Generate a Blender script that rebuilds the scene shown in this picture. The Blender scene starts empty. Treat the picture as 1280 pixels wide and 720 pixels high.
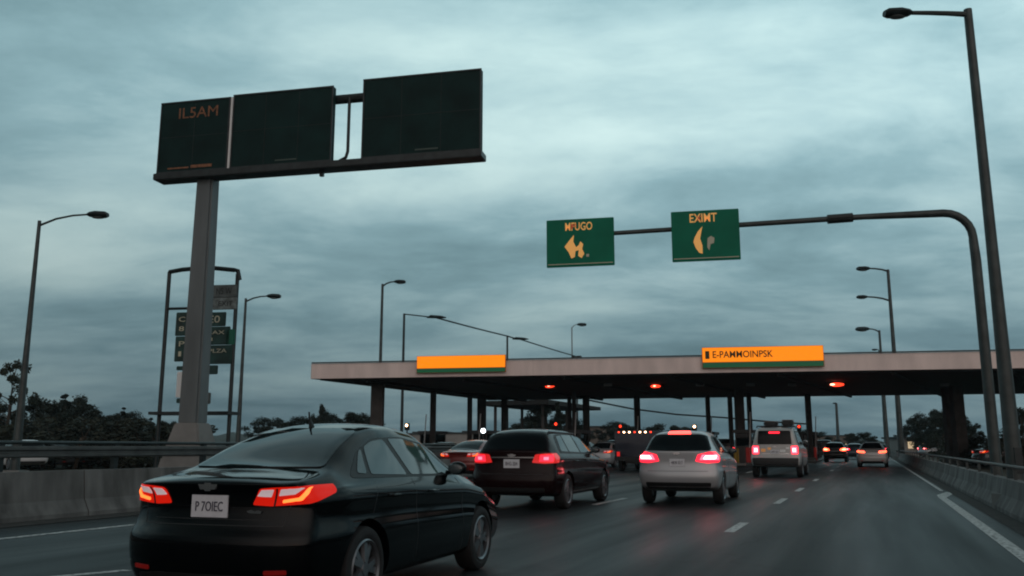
import bpy, bmesh, math, random
from mathutils import Vector, Matrix, geometry
from mathutils.bvhtree import BVHTree
R = math.radians
rnd = random.Random(7)
scene = bpy.context.scene
COL = scene.collection
# ------------------------------------------------------------------ camera
F = 1090.0; PITCH = R(10.3); YAW = R(22.1); EYE = 1.22
Hd = Vector((-math.sin(YAW), math.cos(YAW), 0)); Rt = Vector((math.cos(YAW), math.sin(YAW), 0)); UP = Vector((0, 0, 1))
CAMP = Vector((0, 0, EYE))
def ray(px, py):
    dx = (px-640)/F; dy = -(py-360)/F
    return Rt*dx + Hd*(math.cos(PITCH)-dy*math.sin(PITCH)) + UP*(math.sin(PITCH)+dy*math.cos(PITCH))
def W(px, py, z):
    d = ray(px, py); return CAMP + d*(z/d.dot(Hd))
def G(px, py):
    d = ray(px, py); return CAMP + d*(-EYE/d.z)
def B(px, py, z):           # ground point under the pixel at depth z
    p = W(px, py, z); p.z = 0; return p
class Pl:                   # vertical plane through o turned by rot about z
    def __init__(s, o, rot):
        s.o = Vector(o); s.rot = rot; s.u = Vector((math.cos(rot), math.sin(rot), 0)); s.n = Vector((-math.sin(rot), math.cos(rot), 0))
    def hit(s, px, py):
        d = ray(px, py); t = (s.o-CAMP).dot(s.n)/d.dot(s.n); p = CAMP+d*t
        return (p-s.o).dot(s.u), p.z
cam = bpy.data.cameras.new('camera'); co = bpy.data.objects.new('camera', cam); COL.objects.link(co)
co.location = CAMP; co.rotation_euler = (math.pi/2+PITCH, 0, YAW)
cam.sensor_width = 36; cam.lens = F/1280*36; cam.clip_end = 5000; cam.clip_start = .05
scene.camera = co
# ------------------------------------------------------------------ materials
MATS = {}
def mat(name, col, rough=.6, metal=0, var=0, scale=8, bump=0, emit=None, es=0, coat=0, spec=.5, rvar=0, col2=None, detail=5, stretch=None):
    if name in MATS: return MATS[name]
    m = bpy.data.materials.new(name); m.use_nodes = True; nt = m.node_tree; b = nt.nodes['Principled BSDF']
    b.inputs['Base Color'].default_value = (*col, 1); b.inputs['Roughness'].default_value = rough
    b.inputs['Metallic'].default_value = metal; b.inputs['Specular IOR Level'].default_value = spec
    b.inputs['Coat Weight'].default_value = coat; b.inputs['Coat Roughness'].default_value = .05
    if emit:
        b.inputs['Emission Color'].default_value = (*emit, 1); b.inputs['Emission Strength'].default_value = es
    if var or bump or rvar or col2:
        tc = nt.nodes.new('ShaderNodeTexCoord'); n = nt.nodes.new('ShaderNodeTexNoise')
        n.inputs['Scale'].default_value = scale; n.inputs['Detail'].default_value = detail
        if stretch:
            mpn = nt.nodes.new('ShaderNodeMapping'); mpn.inputs['Scale'].default_value = stretch; nt.links.new(tc.outputs['Object'], mpn.inputs['Vector']); nt.links.new(mpn.outputs['Vector'], n.inputs['Vector'])
        else: nt.links.new(tc.outputs['Object'], n.inputs['Vector'])
        if var or col2:
            r = nt.nodes.new('ShaderNodeValToRGB'); r.color_ramp.elements[0].position = .3; r.color_ramp.elements[1].position = .7
            c1 = [max(0, c*(1-var)) for c in col]; c2 = col2 or [c*(1+var) for c in col]
            r.color_ramp.elements[0].color = (*c1, 1); r.color_ramp.elements[1].color = (*c2, 1)
            nt.links.new(n.outputs['Fac'], r.inputs['Fac']); nt.links.new(r.outputs['Color'], b.inputs['Base Color'])
        if rvar:
            mr = nt.nodes.new('ShaderNodeMapRange'); mr.inputs['To Min'].default_value = max(.02, rough-rvar); mr.inputs['To Max'].default_value = rough+rvar
            nt.links.new(n.outputs['Fac'], mr.inputs['Value']); nt.links.new(mr.outputs['Result'], b.inputs['Roughness'])
        if bump:
            bp = nt.nodes.new('ShaderNodeBump'); bp.inputs['Strength'].default_value = bump; bp.inputs['Distance'].default_value = .02
            nt.links.new(n.outputs['Fac'], bp.inputs['Height']); nt.links.new(bp.outputs['Normal'], b.inputs['Normal'])
    MATS[name] = m; return m
M_steel = mat('weathered galvanised steel', (.055, .068, .068), .5, .35, .3, 3)
M_dsteel = mat('dark painted steel', (.022, .03, .032), .45, .3, .3, 4)
M_conc = mat('weathered concrete', (.27, .275, .265), .9, 0, .28, 1.6, .4, detail=9)
M_concd = mat('pier concrete', (.19, .195, .19), .9, 0, .25, 1.2, .4, detail=9)
M_pcol = mat('canopy column paint', (.055, .048, .045), .7, 0, .3, 2)
M_green = mat('highway sign green', (.003, .17, .10), .6, 0, .12, 2, spec=.2)
M_dgreen = mat('dark unlit sign face', (.005, .024, .023), .7, 0, .3, 1.2, spec=.2)
M_sback = mat('sign back', (.03, .035, .035), .6, .4)
M_yel = mat('glowing amber sign lettering', (.85, .42, .08), .5, emit=(1, .5, .16), es=.30)  # own glow put into the letters to make them read brighter
M_red = mat('glowing red sign lettering', (.7, .12, .04), .5, emit=(1, .1, .03), es=.1)  # faint glow put into these letters too
M_brown = mat('faded amber lettering', (.24, .10, .045), .6, 0, .5, 9)
M_palet = mat('pale sign lettering', (.55, .55, .42), .6)
M_white = mat('white panel strip', (.75, .78, .78), .5)
M_rub = mat('tyre rubber', (.012, .012, .013), .8, 0, .2, 20)
M_rim = mat('alloy rim', (.20, .21, .225), .38, .8, .1, 6)
M_plas = mat('black plastic trim', (.010, .011, .012), .55)
M_glass = mat('tinted car glass', (.003, .004, .005), .04, spec=.22)
M_glass_s = mat('sloping rear glass', (.006, .012, .015), .03, spec=.8)
M_glassl = mat('side window glass', (.035, .055, .06), .05, spec=.7)
M_chrome = mat('chrome', (.6, .6, .6), .15, 1)
M_tail = mat('lit red tail lens', (.22, .003, .002), .25, emit=(1, .016, .004), es=.5, spec=.3)
M_tail2 = mat('glowing red tail lens', (.4, .01, .01), .25, emit=(1, .02, .02), es=.5, coat=.3)
M_mid = mat('brake lamp glow patch', (.5, .02, .02), .3, emit=(1, .05, .075), es=7)  # brighter patch inside the lens, imitates the glow fading outwards
M_brake = mat('lit brake lens', (.5, .01, .02), .3, emit=(1, .018, .04), es=2.2)
M_core = mat('lit brake bulb', (.9, .3, .3), .3, emit=(1, .26, .26), es=11)
M_orange = mat('lit amber light bar', (.8, .2, .05), .3, emit=(1, .17, .03), es=2.2)
M_clear = mat('clear reversing lens', (.62, .60, .62), .12, emit=(1, .75, .78), es=.32, coat=.7)
M_dred = mat('dark red with faint glow', (.16, .01, .01), .3, emit=(1, .02, .01), es=.05)  # faint glow put into the colour, though it is no lamp
M_plate = mat('licence plate white', (.62, .64, .68), .45, 0, .08, 20)
M_ink = mat('plate lettering', (.05, .05, .08), .5)
M_warm = mat('warm lamp', (.9, .6, .3), .4, emit=(1, .62, .34), es=10)
M_cool = mat('cool lamp', (.9, .95, 1), .4, emit=(.85, .95, 1), es=7)
M_redsig = mat('lit red lane signal', (.9, .1, .05), .4, emit=(1, .045, .015), es=2.5)
M_redcore = mat('lit red lane signal centre', (.9, .3, .2), .4, emit=(1, .32, .2), es=6)
M_ledoff = mat('lamp lens', (.18, .2, .2), .3)
M_orn = mat('orange sign face', (.95, .25, .004), .5, 0, .05, 3, emit=(1, .25, .0), es=.85)
M_ggr = mat('green sign band', (.01, .12, .05), .5, emit=(0, .3, .12), es=.10)
def paint(name, col, rough=.22, metal=.3):
    return mat(name, col, rough, metal, coat=.55, rvar=.04, scale=2)
P_black = mat('black car paint', (.0018, .0028, .0036), .07, 0, spec=.24, rvar=.03, scale=2)
P_maroon = mat('dark maroon car paint', (.010, .003, .0035), .14, 0, spec=.2, rvar=.03, scale=2)
P_silver = paint('silver car paint', (.40, .42, .44), .36, .35)
P_lsilver = paint('pale silver car paint', (.42, .425, .42), .38, .3)
P_red = paint('dull red car paint', (.15, .018, .015))
P_grey = paint('grey car paint', (.09, .095, .10))
P_white = paint('white car paint', (.6, .62, .63), .3, .0)
P_blue = paint('navy car paint', (.012, .02, .035))
# ------------------------------------------------------------------ mesh helpers
class MB:
    def __init__(s): s.v = []; s.f = []
    def add(s, vs, fs):
        k = len(s.v); s.v += [Vector(v) for v in vs]; s.f += [tuple(i+k for i in f) for f in fs]; return s
    def box(s, c, d, rz=0, taper=1):
        c = Vector(c); x, y, z = [q/2 for q in d]; vs = []
        cz, sz = math.cos(rz), math.sin(rz)
        for k, t in ((-1, 1), (1, taper)):
            for a, b in ((-1, -1), (1, -1), (1, 1), (-1, 1)):
                X, Y = a*x*t, b*y*t; vs.append(c+Vector((X*cz-Y*sz, X*sz+Y*cz, k*z)))
        return s.add(vs, [(3, 2, 1, 0), (4, 5, 6, 7), (0, 1, 5, 4), (1, 2, 6, 5), (2, 3, 7, 6), (3, 0, 4, 7)])
    def tube(s, path, rad, n=10, cap=True, flat=1):
        path = [Vector(p) for p in path]
        if not isinstance(rad, (list, tuple)): rad = [rad]*len(path)
        k = len(s.v); prev = None
        for i, p in enumerate(path):
            t = (path[min(i+1, len(path)-1)]-path[max(i-1, 0)]).normalized()
            if prev is None:
                a = Vector((0, 0, 1)) if abs(t.z) < .9 else Vector((1, 0, 0))
                u = t.cross(a).normalized()
            else: u = (prev - t*prev.dot(t)).normalized()
            prev = u; w = t.cross(u)
            for j in range(n):
                an = 2*math.pi*j/n; s.v.append(p+(u*math.cos(an)+w*math.sin(an)*flat)*rad[i])
        for i in range(len(path)-1):
            for j in range(n):
                a = k+i*n+j; b = k+i*n+(j+1) % n; s.f.append((a, b, b+n, a+n))
        if cap:
            s.f.append(tuple(k+j for j in reversed(range(n)))); e = k+(len(path)-1)*n; s.f.append(tuple(e+j for j in range(n)))
        return s
    def prism(s, poly, y0, y1):     # polygon in x,z extruded along y
        n = len(poly); vs = [(x, y0, z) for x, z in poly]+[(x, y1, z) for x, z in poly]
        fs = [tuple(range(n)), tuple(reversed(range(n, 2*n)))]+[(i, i+n, (i+1) % n+n, (i+1) % n) for i in range(n)]
        return s.add(vs, fs)
    def ell(s, c, r, n=12, m=8, fn=None):
        c = Vector(c); vs = [c+Vector((0, 0, r[2]))]
        for i in range(1, m):
            th = math.pi*i/m
            for j in range(n):
                ph = 2*math.pi*j/n; vs.append(c+Vector((r[0]*math.sin(th)*math.cos(ph), r[1]*math.sin(th)*math.sin(ph), r[2]*math.cos(th))))
        vs.append(c-Vector((0, 0, r[2]))); fs = [(0, 1+j, 1+(j+1) % n) for j in range(n)]
        for i in range(m-2):
            for j in range(n):
                a = 1+i*n+j; b = 1+i*n+(j+1) % n; fs.append((a, a+n, b+n, b))
        e = len(vs)-1; o = 1+(m-2)*n; fs += [(e, o+(j+1) % n, o+j) for j in range(n)]
        return s.add(vs, fs)
    def mesh(s, name, m, smooth=35, bevel=0, recalc=True):
        me = bpy.data.meshes.new(name); me.from_pydata([tuple(v) for v in s.v], [], s.f)
        bm = bmesh.new(); bm.from_mesh(me)
        if recalc: bmesh.ops.recalc_face_normals(bm, faces=bm.faces)
        if bevel: bmesh.ops.bevel(bm, geom=[e for e in bm.edges if len(e.link_faces) == 2 and e.calc_face_angle(0) > .6], offset=bevel, segments=2, affect='EDGES', clamp_overlap=True)
        bm.to_mesh(me); bm.free()
        if smooth: me.shade_smooth(); me.set_sharp_from_angle(angle=R(smooth))
        me.materials.append(m); return me
    def obj(s, name, m, parent=None, **k):
        return link(name, s.mesh(name, m, **k), parent)
def link(name, me, parent=None):
    o = bpy.data.objects.new(name, me); COL.objects.link(o)
    if parent is not None: o.parent = parent
    return o
def tag(o, label=None, cat=None, group=None, kind=None):
    for k, v in (('label', label), ('category', cat), ('group', group), ('kind', kind)):
        if v: o[k] = v
    return o
def thing(name, label, cat, loc=(0, 0, 0), rz=0, group=None):
    o = bpy.data.objects.new(name, None); COL.objects.link(o); o.location = loc; o.rotation_euler = (0, 0, rz); o.empty_display_size = .2
    return tag(o, label, cat, group)
def struct(name, mb, m, **k):
    return tag(mb.obj(name, m, **k), kind='structure')
def text_mesh(txt, m, w, h, depth=.004, shear=0, bold=.0):
    cu = bpy.data.curves.new('lettering', 'FONT'); cu.body = txt; cu.extrude = depth; cu.align_x = 'CENTER'; cu.align_y = 'CENTER'; cu.shear = shear; cu.offset = bold
    cu.resolution_u = 3
    t = bpy.data.objects.new('tmp', cu); COL.objects.link(t); dg = bpy.context.evaluated_depsgraph_get(); dg.update()
    me = bpy.data.meshes.new_from_object(t.evaluated_get(dg)); bpy.data.objects.remove(t)
    xs = [v.co.x for v in me.vertices]; ys = [v.co.y for v in me.vertices]
    cx, cy = (max(xs)+min(xs))/2, (max(ys)+min(ys))/2; sx = w/(max(xs)-min(xs)); sy = h/(max(ys)-min(ys))
    for v in me.vertices: v.co = Vector(((v.co.x-cx)*sx, -v.co.z, (v.co.y-cy)*sy))
    me.materials.clear(); me.materials.append(m); me.name = 'lettering'; return me
def text(name, txt, m, w, h, loc, parent, **k):
    o = link(name, text_mesh(txt, m, w, h, **k), parent); o.location = loc; return o
# ------------------------------------------------------------------ cars
def lerp(keys, y):
    if y <= keys[0][0]: return keys[0][1]
    for (a, va), (b, vb) in zip(keys, keys[1:]):
        if y <= b: return va+(vb-va)*(y-a)/(b-a)
    return keys[-1][1]
FR = [0, .04, .14, .28, .42, .54, .60, .68, .80, .92, 1.0]
PR = [.86, .93, .972, .992, 1.0, 1.0, .992, .974, .972, .984, .945]
def body_mesh(sp):
    L = sp['L']; K = 9; ys = []
    y = 0
    while y < L-.01: ys.append(y); y += .11
    ys.append(L)
    def rowpts(y):
        hw = lerp(sp['hw'], y); zb = lerp(sp['zb'], y); zs = lerp(sp['zs'], y); zt = lerp(sp['zt'], y); ht = lerp(sp['ht'], y)
        rows = [(hw*p, zb+(zs-zb)*f) for f, p in zip(FR, PR)]
        bw = hw*.90; dz = zt-zs
        rows += [(bw+.006, zs+dz*.10), (bw+(ht-bw)*.5, zs+dz*.48), (ht, zs+dz*.86), (ht-.07, zs+dz*.965), (ht-.17, zt)]
        return rows
    def deform(x, y, z):
        hw = sp['hw'][1][1]
        wr = max(0, 1-y/.7); wf = max(0, 1-(L-y)/.9); q = min(1, abs(x)/hw)
        y += wr*(lerp(sp['rp'], z)+sp.get('rc', .16)*q**3.2) - wf*(lerp(sp['fp'], z)+.30*q**2.6)
        return (x, y, z)
    verts = []; faces = []; rings = []
    def V(x, y, z, crown=0):
        verts.append(deform(x, y, z+crown)); return len(verts)-1
    nrow = 16
    for y in ys:
        rp = rowpts(y); right = [V(x, y, z) for x, z in rp]; left = [V(-x, y, z) for x, z in rp]
        bx, bz = rp[0]; tx, tz = rp[-1]
        bot = [V(bx*(1-2*(k+1)/(K+1)), y, bz) for k in range(K)]
        top = [V(tx*(1-2*(k+1)/(K+1)), y, tz, .022*(1-(1-2*(k+1)/(K+1))**2)) for k in range(K)]
        ring = right+top+list(reversed(left))+list(reversed(bot)); rings.append((ring, right, left, top, bot))
    for a, b in zip(rings, rings[1:]):
        ra, rb = a[0], b[0]; n = len(ra)
        for i in range(n): faces.append((ra[i], ra[(i+1) % n], rb[(i+1) % n], rb[i]))
    for idx, y, flip in ((0, ys[0], False), (-1, ys[-1], True)):
        ring, right, left, top, bot = rings[idx]; rp = rowpts(y); rows = []
        for i in range(nrow):
            if i == 0: mid = bot
            elif i == nrow-1: mid = top
            else:
                x, z = rp[i]; mid = [V(x*(1-2*(k+1)/(K+1)), y, z) for k in range(K)]
            rows.append([right[i]]+mid+[left[i]])
        for r0, r1 in zip(rows, rows[1:]):
            for j in range(len(r0)-1):
                f = (r0[j], r0[j+1], r1[j+1], r1[j]); faces.append(f if not flip else f[::-1])
    me = bpy.data.meshes.new('body'); me.from_pydata(verts, [], faces)
    bm = bmesh.new(); bm.from_mesh(me)
    bmesh.ops.recalc_face_normals(bm, faces=bm.faces)
    cl = bm.edges.layers.float.new('crease_edge'); bm.verts.ensure_lookup_table()
    mark = {}
    for ri, (ring, right, left, top, bot) in enumerate(rings):
        for side in (right, left):
            for row, c in ((10, .55), (6, .35), (13, .2)): mark.setdefault(row, set()).add(side[row])
    for e in bm.edges:
        for row, c in ((10, .55), (6, .35)):
            if e.verts[0].index in mark[row] and e.verts[1].index in mark[row] and e.verts[0].co.x*e.verts[1].co.x > 0: e[cl] = c
    bm.to_mesh(me); bm.free(); return me
def evaluate(me, mods):
    o = bpy.data.objects.new('tmp', me); COL.objects.link(o)
    extra = []
    for k in mods:
        if k == 'sub': m = o.modifiers.new('s', 'SUBSURF'); m.levels = m.render_levels = 1
        elif k[0] == 'cut':
            c = bpy.data.objects.new('tmpc', k[1]); COL.objects.link(c); extra.append(c); c.hide_render = True
            m = o.modifiers.new('b', 'BOOLEAN'); m.operation = 'DIFFERENCE'; m.object = c; m.solver = 'EXACT'
    dg = bpy.context.evaluated_depsgraph_get(); dg.update()
    r = bpy.data.meshes.new_from_object(o.evaluated_get(dg))
    bpy.data.objects.remove(o)
    for c in extra: bpy.data.objects.remove(c)
    return r
BODY = {}
def get_body(style):
    if style in BODY: return BODY[style]
    sp = STYLES[style]; me = evaluate(body_mesh(sp), ['sub'])
    bvh = BVHTree.FromPolygons([v.co.copy() for v in me.vertices], [tuple(p.vertices) for p in me.polygons])
    cut = MB(); wr = sp['wr']
    for wy in sp['wy']:
        for s in (-1, 1):
            hw = sp['hw'][1][1]; pts = [(s*(hw-.27), wy, wr), (s*(hw+.2), wy, wr)]
            cut.tube(pts, wr+.055, 40)
    me = evaluate(me, [('cut', cut.mesh('cut', M_plas, smooth=0))])
    me.materials.clear(); me.shade_smooth(); me.set_sharp_from_angle(angle=R(38))
    BODY[style] = (sp, me, bvh); return BODY[style]
def inside(p, poly):
    c = False; n = len(poly); x, y = p
    for i in range(n):
        x1, y1 = poly[i]; x2, y2 = poly[(i+1) % n]
        if (y1 > y) != (y2 > y) and x < (x2-x1)*(y-y1)/(y2-y1)+x1: c = not c
    return c
def rounded(poly, r=.03, n=3):
    out = []; m = len(poly)
    for i in range(m):
        p = Vector(poly[i]); a = Vector(poly[i-1]); b = Vector(poly[(i+1) % m])
        ra = min(r, (a-p).length*.45); rb = min(r, (b-p).length*.45)
        p0 = p+(a-p).normalized()*ra; p1 = p+(b-p).normalized()*rb
        for k in range(n+1):
            t = k/n; out.append(tuple((1-t)**2*p0+2*t*(1-t)*p+t*t*p1))
    return out
def patch(bvh, poly, proj, s=1, res=.04, off=.004, cx=.42, cy=.75, r=.03):
    if r: poly = rounded(poly, r)
    b = []
    for i in range(len(poly)):
        p = Vector(poly[i]); q = Vector(poly[(i+1) % len(poly)]); n = max(1, int((q-p).length/res))
        b += [tuple(p.lerp(q, k/n)) for k in range(n)]
    nb = len(b); pts = list(b)
    x0, x1 = min(p[0] for p in b), max(p[0] for p in b); y0, y1 = min(p[1] for p in b), max(p[1] for p in b)
    x = x0+res*.5
    while x < x1:
        y = y0+res*.5
        while y < y1:
            if inside((x, y), poly) and min((Vector((x, y))-Vector(q)).length for q in b) > res*.35: pts.append((x, y))
            y += res
        x += res
    out = geometry.delaunay_2d_cdt([Vector(p) for p in pts], [], [list(range(nb))], 1, 1e-6)
    vs2, fs = out[0], out[2]
    vs = []; ns = []
    for u, v in vs2:
        if proj == 'rear': o = Vector((u, -4, v)); d = Vector((0, 1, 0))
        elif proj == 'front': o = Vector((u, 9, v)); d = Vector((0, -1, 0))
        elif proj == 'side': o = Vector((s*4, u, v)); d = Vector((-s, 0, 0))
        elif proj == 'top': o = Vector((u, v, 5)); d = Vector((0, 0, -1))
        else:
            th = u/.6; d = Vector((-s*math.sin(th), math.cos(th), 0)); o = Vector((s*cx, cy, v))-d*4
        h = bvh.ray_cast(o, d)
        if h[0] is None: h = bvh.find_nearest(o+d*3.5)
        n = h[1] if h[1].dot(d) < 0 else -h[1]
        vs.append(h[0]); ns.append(n)
    mb = MB(); top = [v+n*off for v, n in zip(vs, ns)]
    mb.add(top, [tuple(f) for f in fs])
    cnt = {}
    for f in fs:
        for i in range(len(f)):
            e = (f[i], f[(i+1) % len(f)]); cnt[tuple(sorted(e))] = cnt.get(tuple(sorted(e)), 0)+1
    edge = [e for e, c in cnt.items() if c == 1]; ids = sorted({i for e in edge for i in e}); k = len(mb.v); mp = {}
    for i in ids: mp[i] = len(mb.v); mb.v.append(vs[i]-ns[i]*.02)
    for a, c in edge: mb.f.append((a, c, mp[c], mp[a]))
    return mb
WH = {}
def wheel_meshes(wr, w, kind):
    key = (wr, w, kind)
    if key in WH: return WH[key]
    t = MB(); rr = wr*.70; n = 48
    prof = [(rr, -w/2+.01), (rr+.02, -w/2), (wr-.05, -w/2-.004), (wr-.015, -w/2+.012), (wr, -w/2+.04), (wr, w/2-.04), (wr-.015, w/2-.012), (wr-.05, w/2+.004), (rr+.02, w/2), (rr, w/2-.01)]
    vs = [(x, r*math.cos(2*math.pi*j/n), r*math.sin(2*math.pi*j/n)) for r, x in prof for j in range(n)]
    fs = [(i*n+j, i*n+(j+1) % n, (i+1)*n+(j+1) % n, (i+1)*n+j) for i in range(len(prof)-1) for j in range(n)]
    t.add(vs, fs)
    r = MB()
    lip = [(rr, w/2-.008), (rr-.012, w/2+.002), (rr-.028, w/2-.012), (rr-.03, -w/2+.03), (.04, -w/2+.03)]
    vs = [(x, q*math.cos(2*math.pi*j/n), q*math.sin(2*math.pi*j/n)) for q, x in lip for j in range(n)]
    r.add(vs, [(i*n+j, i*n+(j+1) % n, (i+1)*n+(j+1) % n, (i+1)*n+j) for i in range(len(lip)-1) for j in range(n)])
    r.tube([(w/2-.06, 0, 0), (w/2-.005, 0, 0)], [.065, .05], 16)
    ns = 5
    for k in range(ns):
        for da in (-.13, .13):
            a0 = 2*math.pi*k/ns+da*.6; a1 = 2*math.pi*k/ns+da*1.5
            p0 = Vector((0, .05*math.cos(a0), .05*math.sin(a0))); p1 = Vector((0, (rr-.02)*math.cos(a1), (rr-.02)*math.sin(a1)))
            d = (p1-p0).normalized(); sd = Vector((1, 0, 0)).cross(d)
            x = w/2-.03
            q = []
            for P, hw_, xo in ((p0, .02, x+.018), (p1, .026, x+.006)):
                for sx in (-1, 1): q.append(P+sd*sx*hw_+Vector((xo, 0, 0))); q.append(P+sd*sx*(hw_+.008)+Vector((xo-.03, 0, 0)))
            r.add(q, [(0, 4, 6, 2), (0, 1, 5, 4), (2, 6, 7, 3), (4, 5, 7, 6), (0, 2, 3, 1), (1, 3, 7, 5)])
    WH[key] = (t.mesh('wheel', M_rub), r.mesh('rim', M_rim, smooth=30)); return WH[key]
def near_y(bvh, x, z, front=False):
    h = bvh.ray_cast(Vector((x, -4 if not front else 9, z)), Vector((0, 1 if not front else -1, 0)))
    return h[0].y if h[0] else 0
def make_car(style, pm, label, loc, rz=0, group=None, full=True, **op):
    sp, bme, bvh = get_body(style)
    t = thing(sp['name'], label, sp['cat'], loc, rz, group)
    sc = op.get('scale', 1); t.scale = (sc, sc, sc)
    me = bme.copy(); me.name = 'body'; me.materials.append(pm); body = link('body', me, t)
    P = lambda name, poly, proj, m, par=t, **k: patch(bvh, poly, proj, **k).obj(name, m, par, smooth=50)
    gl = op.get('glass', M_glass); gs = op.get('sideglass', gl)
    rw = P('rear_window', sp['rw'], 'rear', gl, r=.05, off=.009, res=.03)
    P('windscreen', sp['ws'], 'front', gl, res=.08, r=.05)
    sides = (-1, 1)
    for s in sides:
        P('window_surround', sp['surround'], 'side', M_plas, s=s, off=.003, r=.08)
        for w in sp['sw']: P('side_window', w, 'side', gs, s=s, off=.007, r=.035)
        if full:
            for x in sp.get('cuts', []):
                zlo = .74 if x[0] < sp['wy'][0]+sp['wr']+.12 else lerp(sp['zb'], x[0])+.05; P('door_seam', [(x[0]-.004, zlo), (x[0]+.004, zlo), (x[1]+.004, x[2]), (x[1]-.004, x[2])], 'side', M_plas, s=s, off=.0015, r=0, res=.05)
            for hy in sp.get('handles', []):
                hp = bvh.ray_cast(Vector((s*4, hy, sp['hz'])), Vector((-s, 0, 0)))[0]
                MB().tube([(hp.x, hy-.09, sp['hz']), (hp.x+s*.03, hy-.06, sp['hz']), (hp.x+s*.03, hy+.06, sp['hz']), (hp.x, hy+.09, sp['hz'])], .013, 8, flat=.8).obj('door_handle', op.get('handle', pm), t)
    # mirrors
    my, mz = sp['mirror']
    for s in sides:
        hp = bvh.ray_cast(Vector((s*4, my, mz-.01)), Vector((-s, 0, 0)))[0]
        mm = MB().ell((hp.x+s*.125, my, mz+.025), (.10, .058, .066), 14, 10)
        mm.tube([(hp.x-s*.03, my+.03, mz-.015), (hp.x+s*.05, my+.01, mz-.01), (hp.x+s*.10, my, mz+.01)], [.022, .022, .03], 8)
        mo = mm.obj('wing_mirror', pm if not op.get('dark_mirror') else M_plas, t)
        MB().ell((hp.x+s*.12, my-.048, mz+.02), (.078, .012, .050), 14, 8).obj('mirror_glass', M_glassl, mo)
    # wheels
    tm, rm = wheel_meshes(sp['wr'], .215, 'five'); hw = sp['hw'][1][1]
    for wy in sp['wy']:
        for s in sides:
            w = link('wheel', tm, t); w.location = (s*(hw-.125), wy, sp['wr']); w.rotation_euler = (0, 0, 0 if s > 0 else math.pi)
            link('rim', rm, w)
    # bumper trim
    P('rear_bumper_trim', sp['diff'], 'rear', M_plas, off=.006, r=.04)
    # tail lights
    tl = op.get('tail', M_tail)
    for s in sides:
        a = P('taillight', sp['tl'], 'corner', tl, s=s, off=.010, res=.03, r=.02, cx=sp['tcx'], cy=sp['tcy'])
        for nm, poly, mk in sp.get('tsub', []):
            m = {'clear': M_clear, 'orange': M_orange, 'core': op.get('core', M_core), 'dark': M_plas, 'mid': op.get('mid', M_mid)}[mk]
            off_ = {'lamp_glow': .013, 'lamp_core': .019, 'light_bar': .018}.get(nm, .015)
            P(nm, poly, 'corner', m, par=a, s=s, off=off_, res=.02, r=.008, cx=sp['tcx'], cy=sp['tcy'])
        if sp.get('refl'): P('bumper_reflector', [(s*x, z) for x, z in sp['refl']], 'rear', M_dred, off=.008, r=.01)
    if full:
        yb = near_y(bvh, 0, sp['pz']); pl = MB().box((0, yb-.012, sp['pz']), (.32, .012, .16)).obj('licence_plate', M_plate, t, bevel=.002)
        if op.get('plate'): text('plate_lettering', op['plate'], M_ink, .24, .07, (0, yb-.021, sp['pz']), pl, depth=.002)
        if sp.get('seams'):
            for q in sp['seams']: P('boot_seam', q, 'rear', M_plas, off=.0015, r=0, res=.04)
        if sp.get('garnish'): P('boot_garnish', sp['garnish'], 'rear', op.get('garn', M_chrome), off=.01, r=.01)
        zc = sp['badge']; yb = near_y(bvh, 0, zc)
        MB().prism([(-.085, zc+.02), (-.03, zc+.02), (-.028, zc+.03), (.028, zc+.03), (.03, zc+.02), (.085, zc+.02), (.065, zc-.018), (.03, zc-.018), (.02, zc-.03), (-.02, zc-.03), (-.03, zc-.018), (-.065, zc-.018)], yb-.014, yb+.01).obj('boot_emblem', M_chrome, t)
        if op.get('script'):
            yb = near_y(bvh, .37, sp['pz']-.03); MB().prism([(.31, sp['pz']-.045), (.43, sp['pz']-.045), (.44, sp['pz']-.03), (.41, sp['pz']-.022), (.38, sp['pz']-.03), (.35, sp['pz']-.02), (.31, sp['pz']-.03)], yb-.006, yb+.01).obj('boot_badge', M_chrome, t)
    if op.get('hbl'): P('high_brake_light', op['hbl'], 'rear', op.get('hblm', M_brake), off=.02, r=.012)
    if op.get('antenna'):
        y0 = op['antenna']; h = bvh.ray_cast(Vector((0, y0, 4)), Vector((0, 0, -1)))[0].z
        fin = MB().tube([(0, y0+.0, h-.02), (0, y0-.02, h+.03), (0, y0-.05, h+.07)], [.045, .028, .012], 10, flat=.5)
        fin.tube([(0, y0-.04, h+.05), (0, y0-.055, h+.13)], [.010, .007], 6); fin.obj('roof_antenna', M_plas, t)
    if op.get('rails'):
        for s in sides:
            y0, y1, x = op['rails']; z0 = bvh.ray_cast(Vector((x, y0, 4)), Vector((0, 0, -1)))[0].z; z1 = bvh.ray_cast(Vector((x, y1, 4)), Vector((0, 0, -1)))[0].z
            MB().tube([(s*x, y0, z0-.01), (s*x, y0+.08, z0+.05), (s*x, y1-.08, z1+.05), (s*x, y1, z1-.01)], .018, 8).obj('roof_rail', op.get('railm', M_plas), t)
    # headlights facing forward
    for s in sides:
        P('headlight', [(s*.42, sp['fz']-.05), (s*.66, sp['fz']-.05), (s*.70, sp['fz']+.05), (s*.42, sp['fz']+.03)], 'front', M_ledoff, off=.01, r=.01, res=.06)
    if full:
        P('grille', [(-.36, sp['fz']-.22), (.36, sp['fz']-.22), (.40, sp['fz']), (-.40, sp['fz'])], 'front', M_plas, off=.008, r=.02, res=.08)
    return t, bvh, sp
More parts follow.
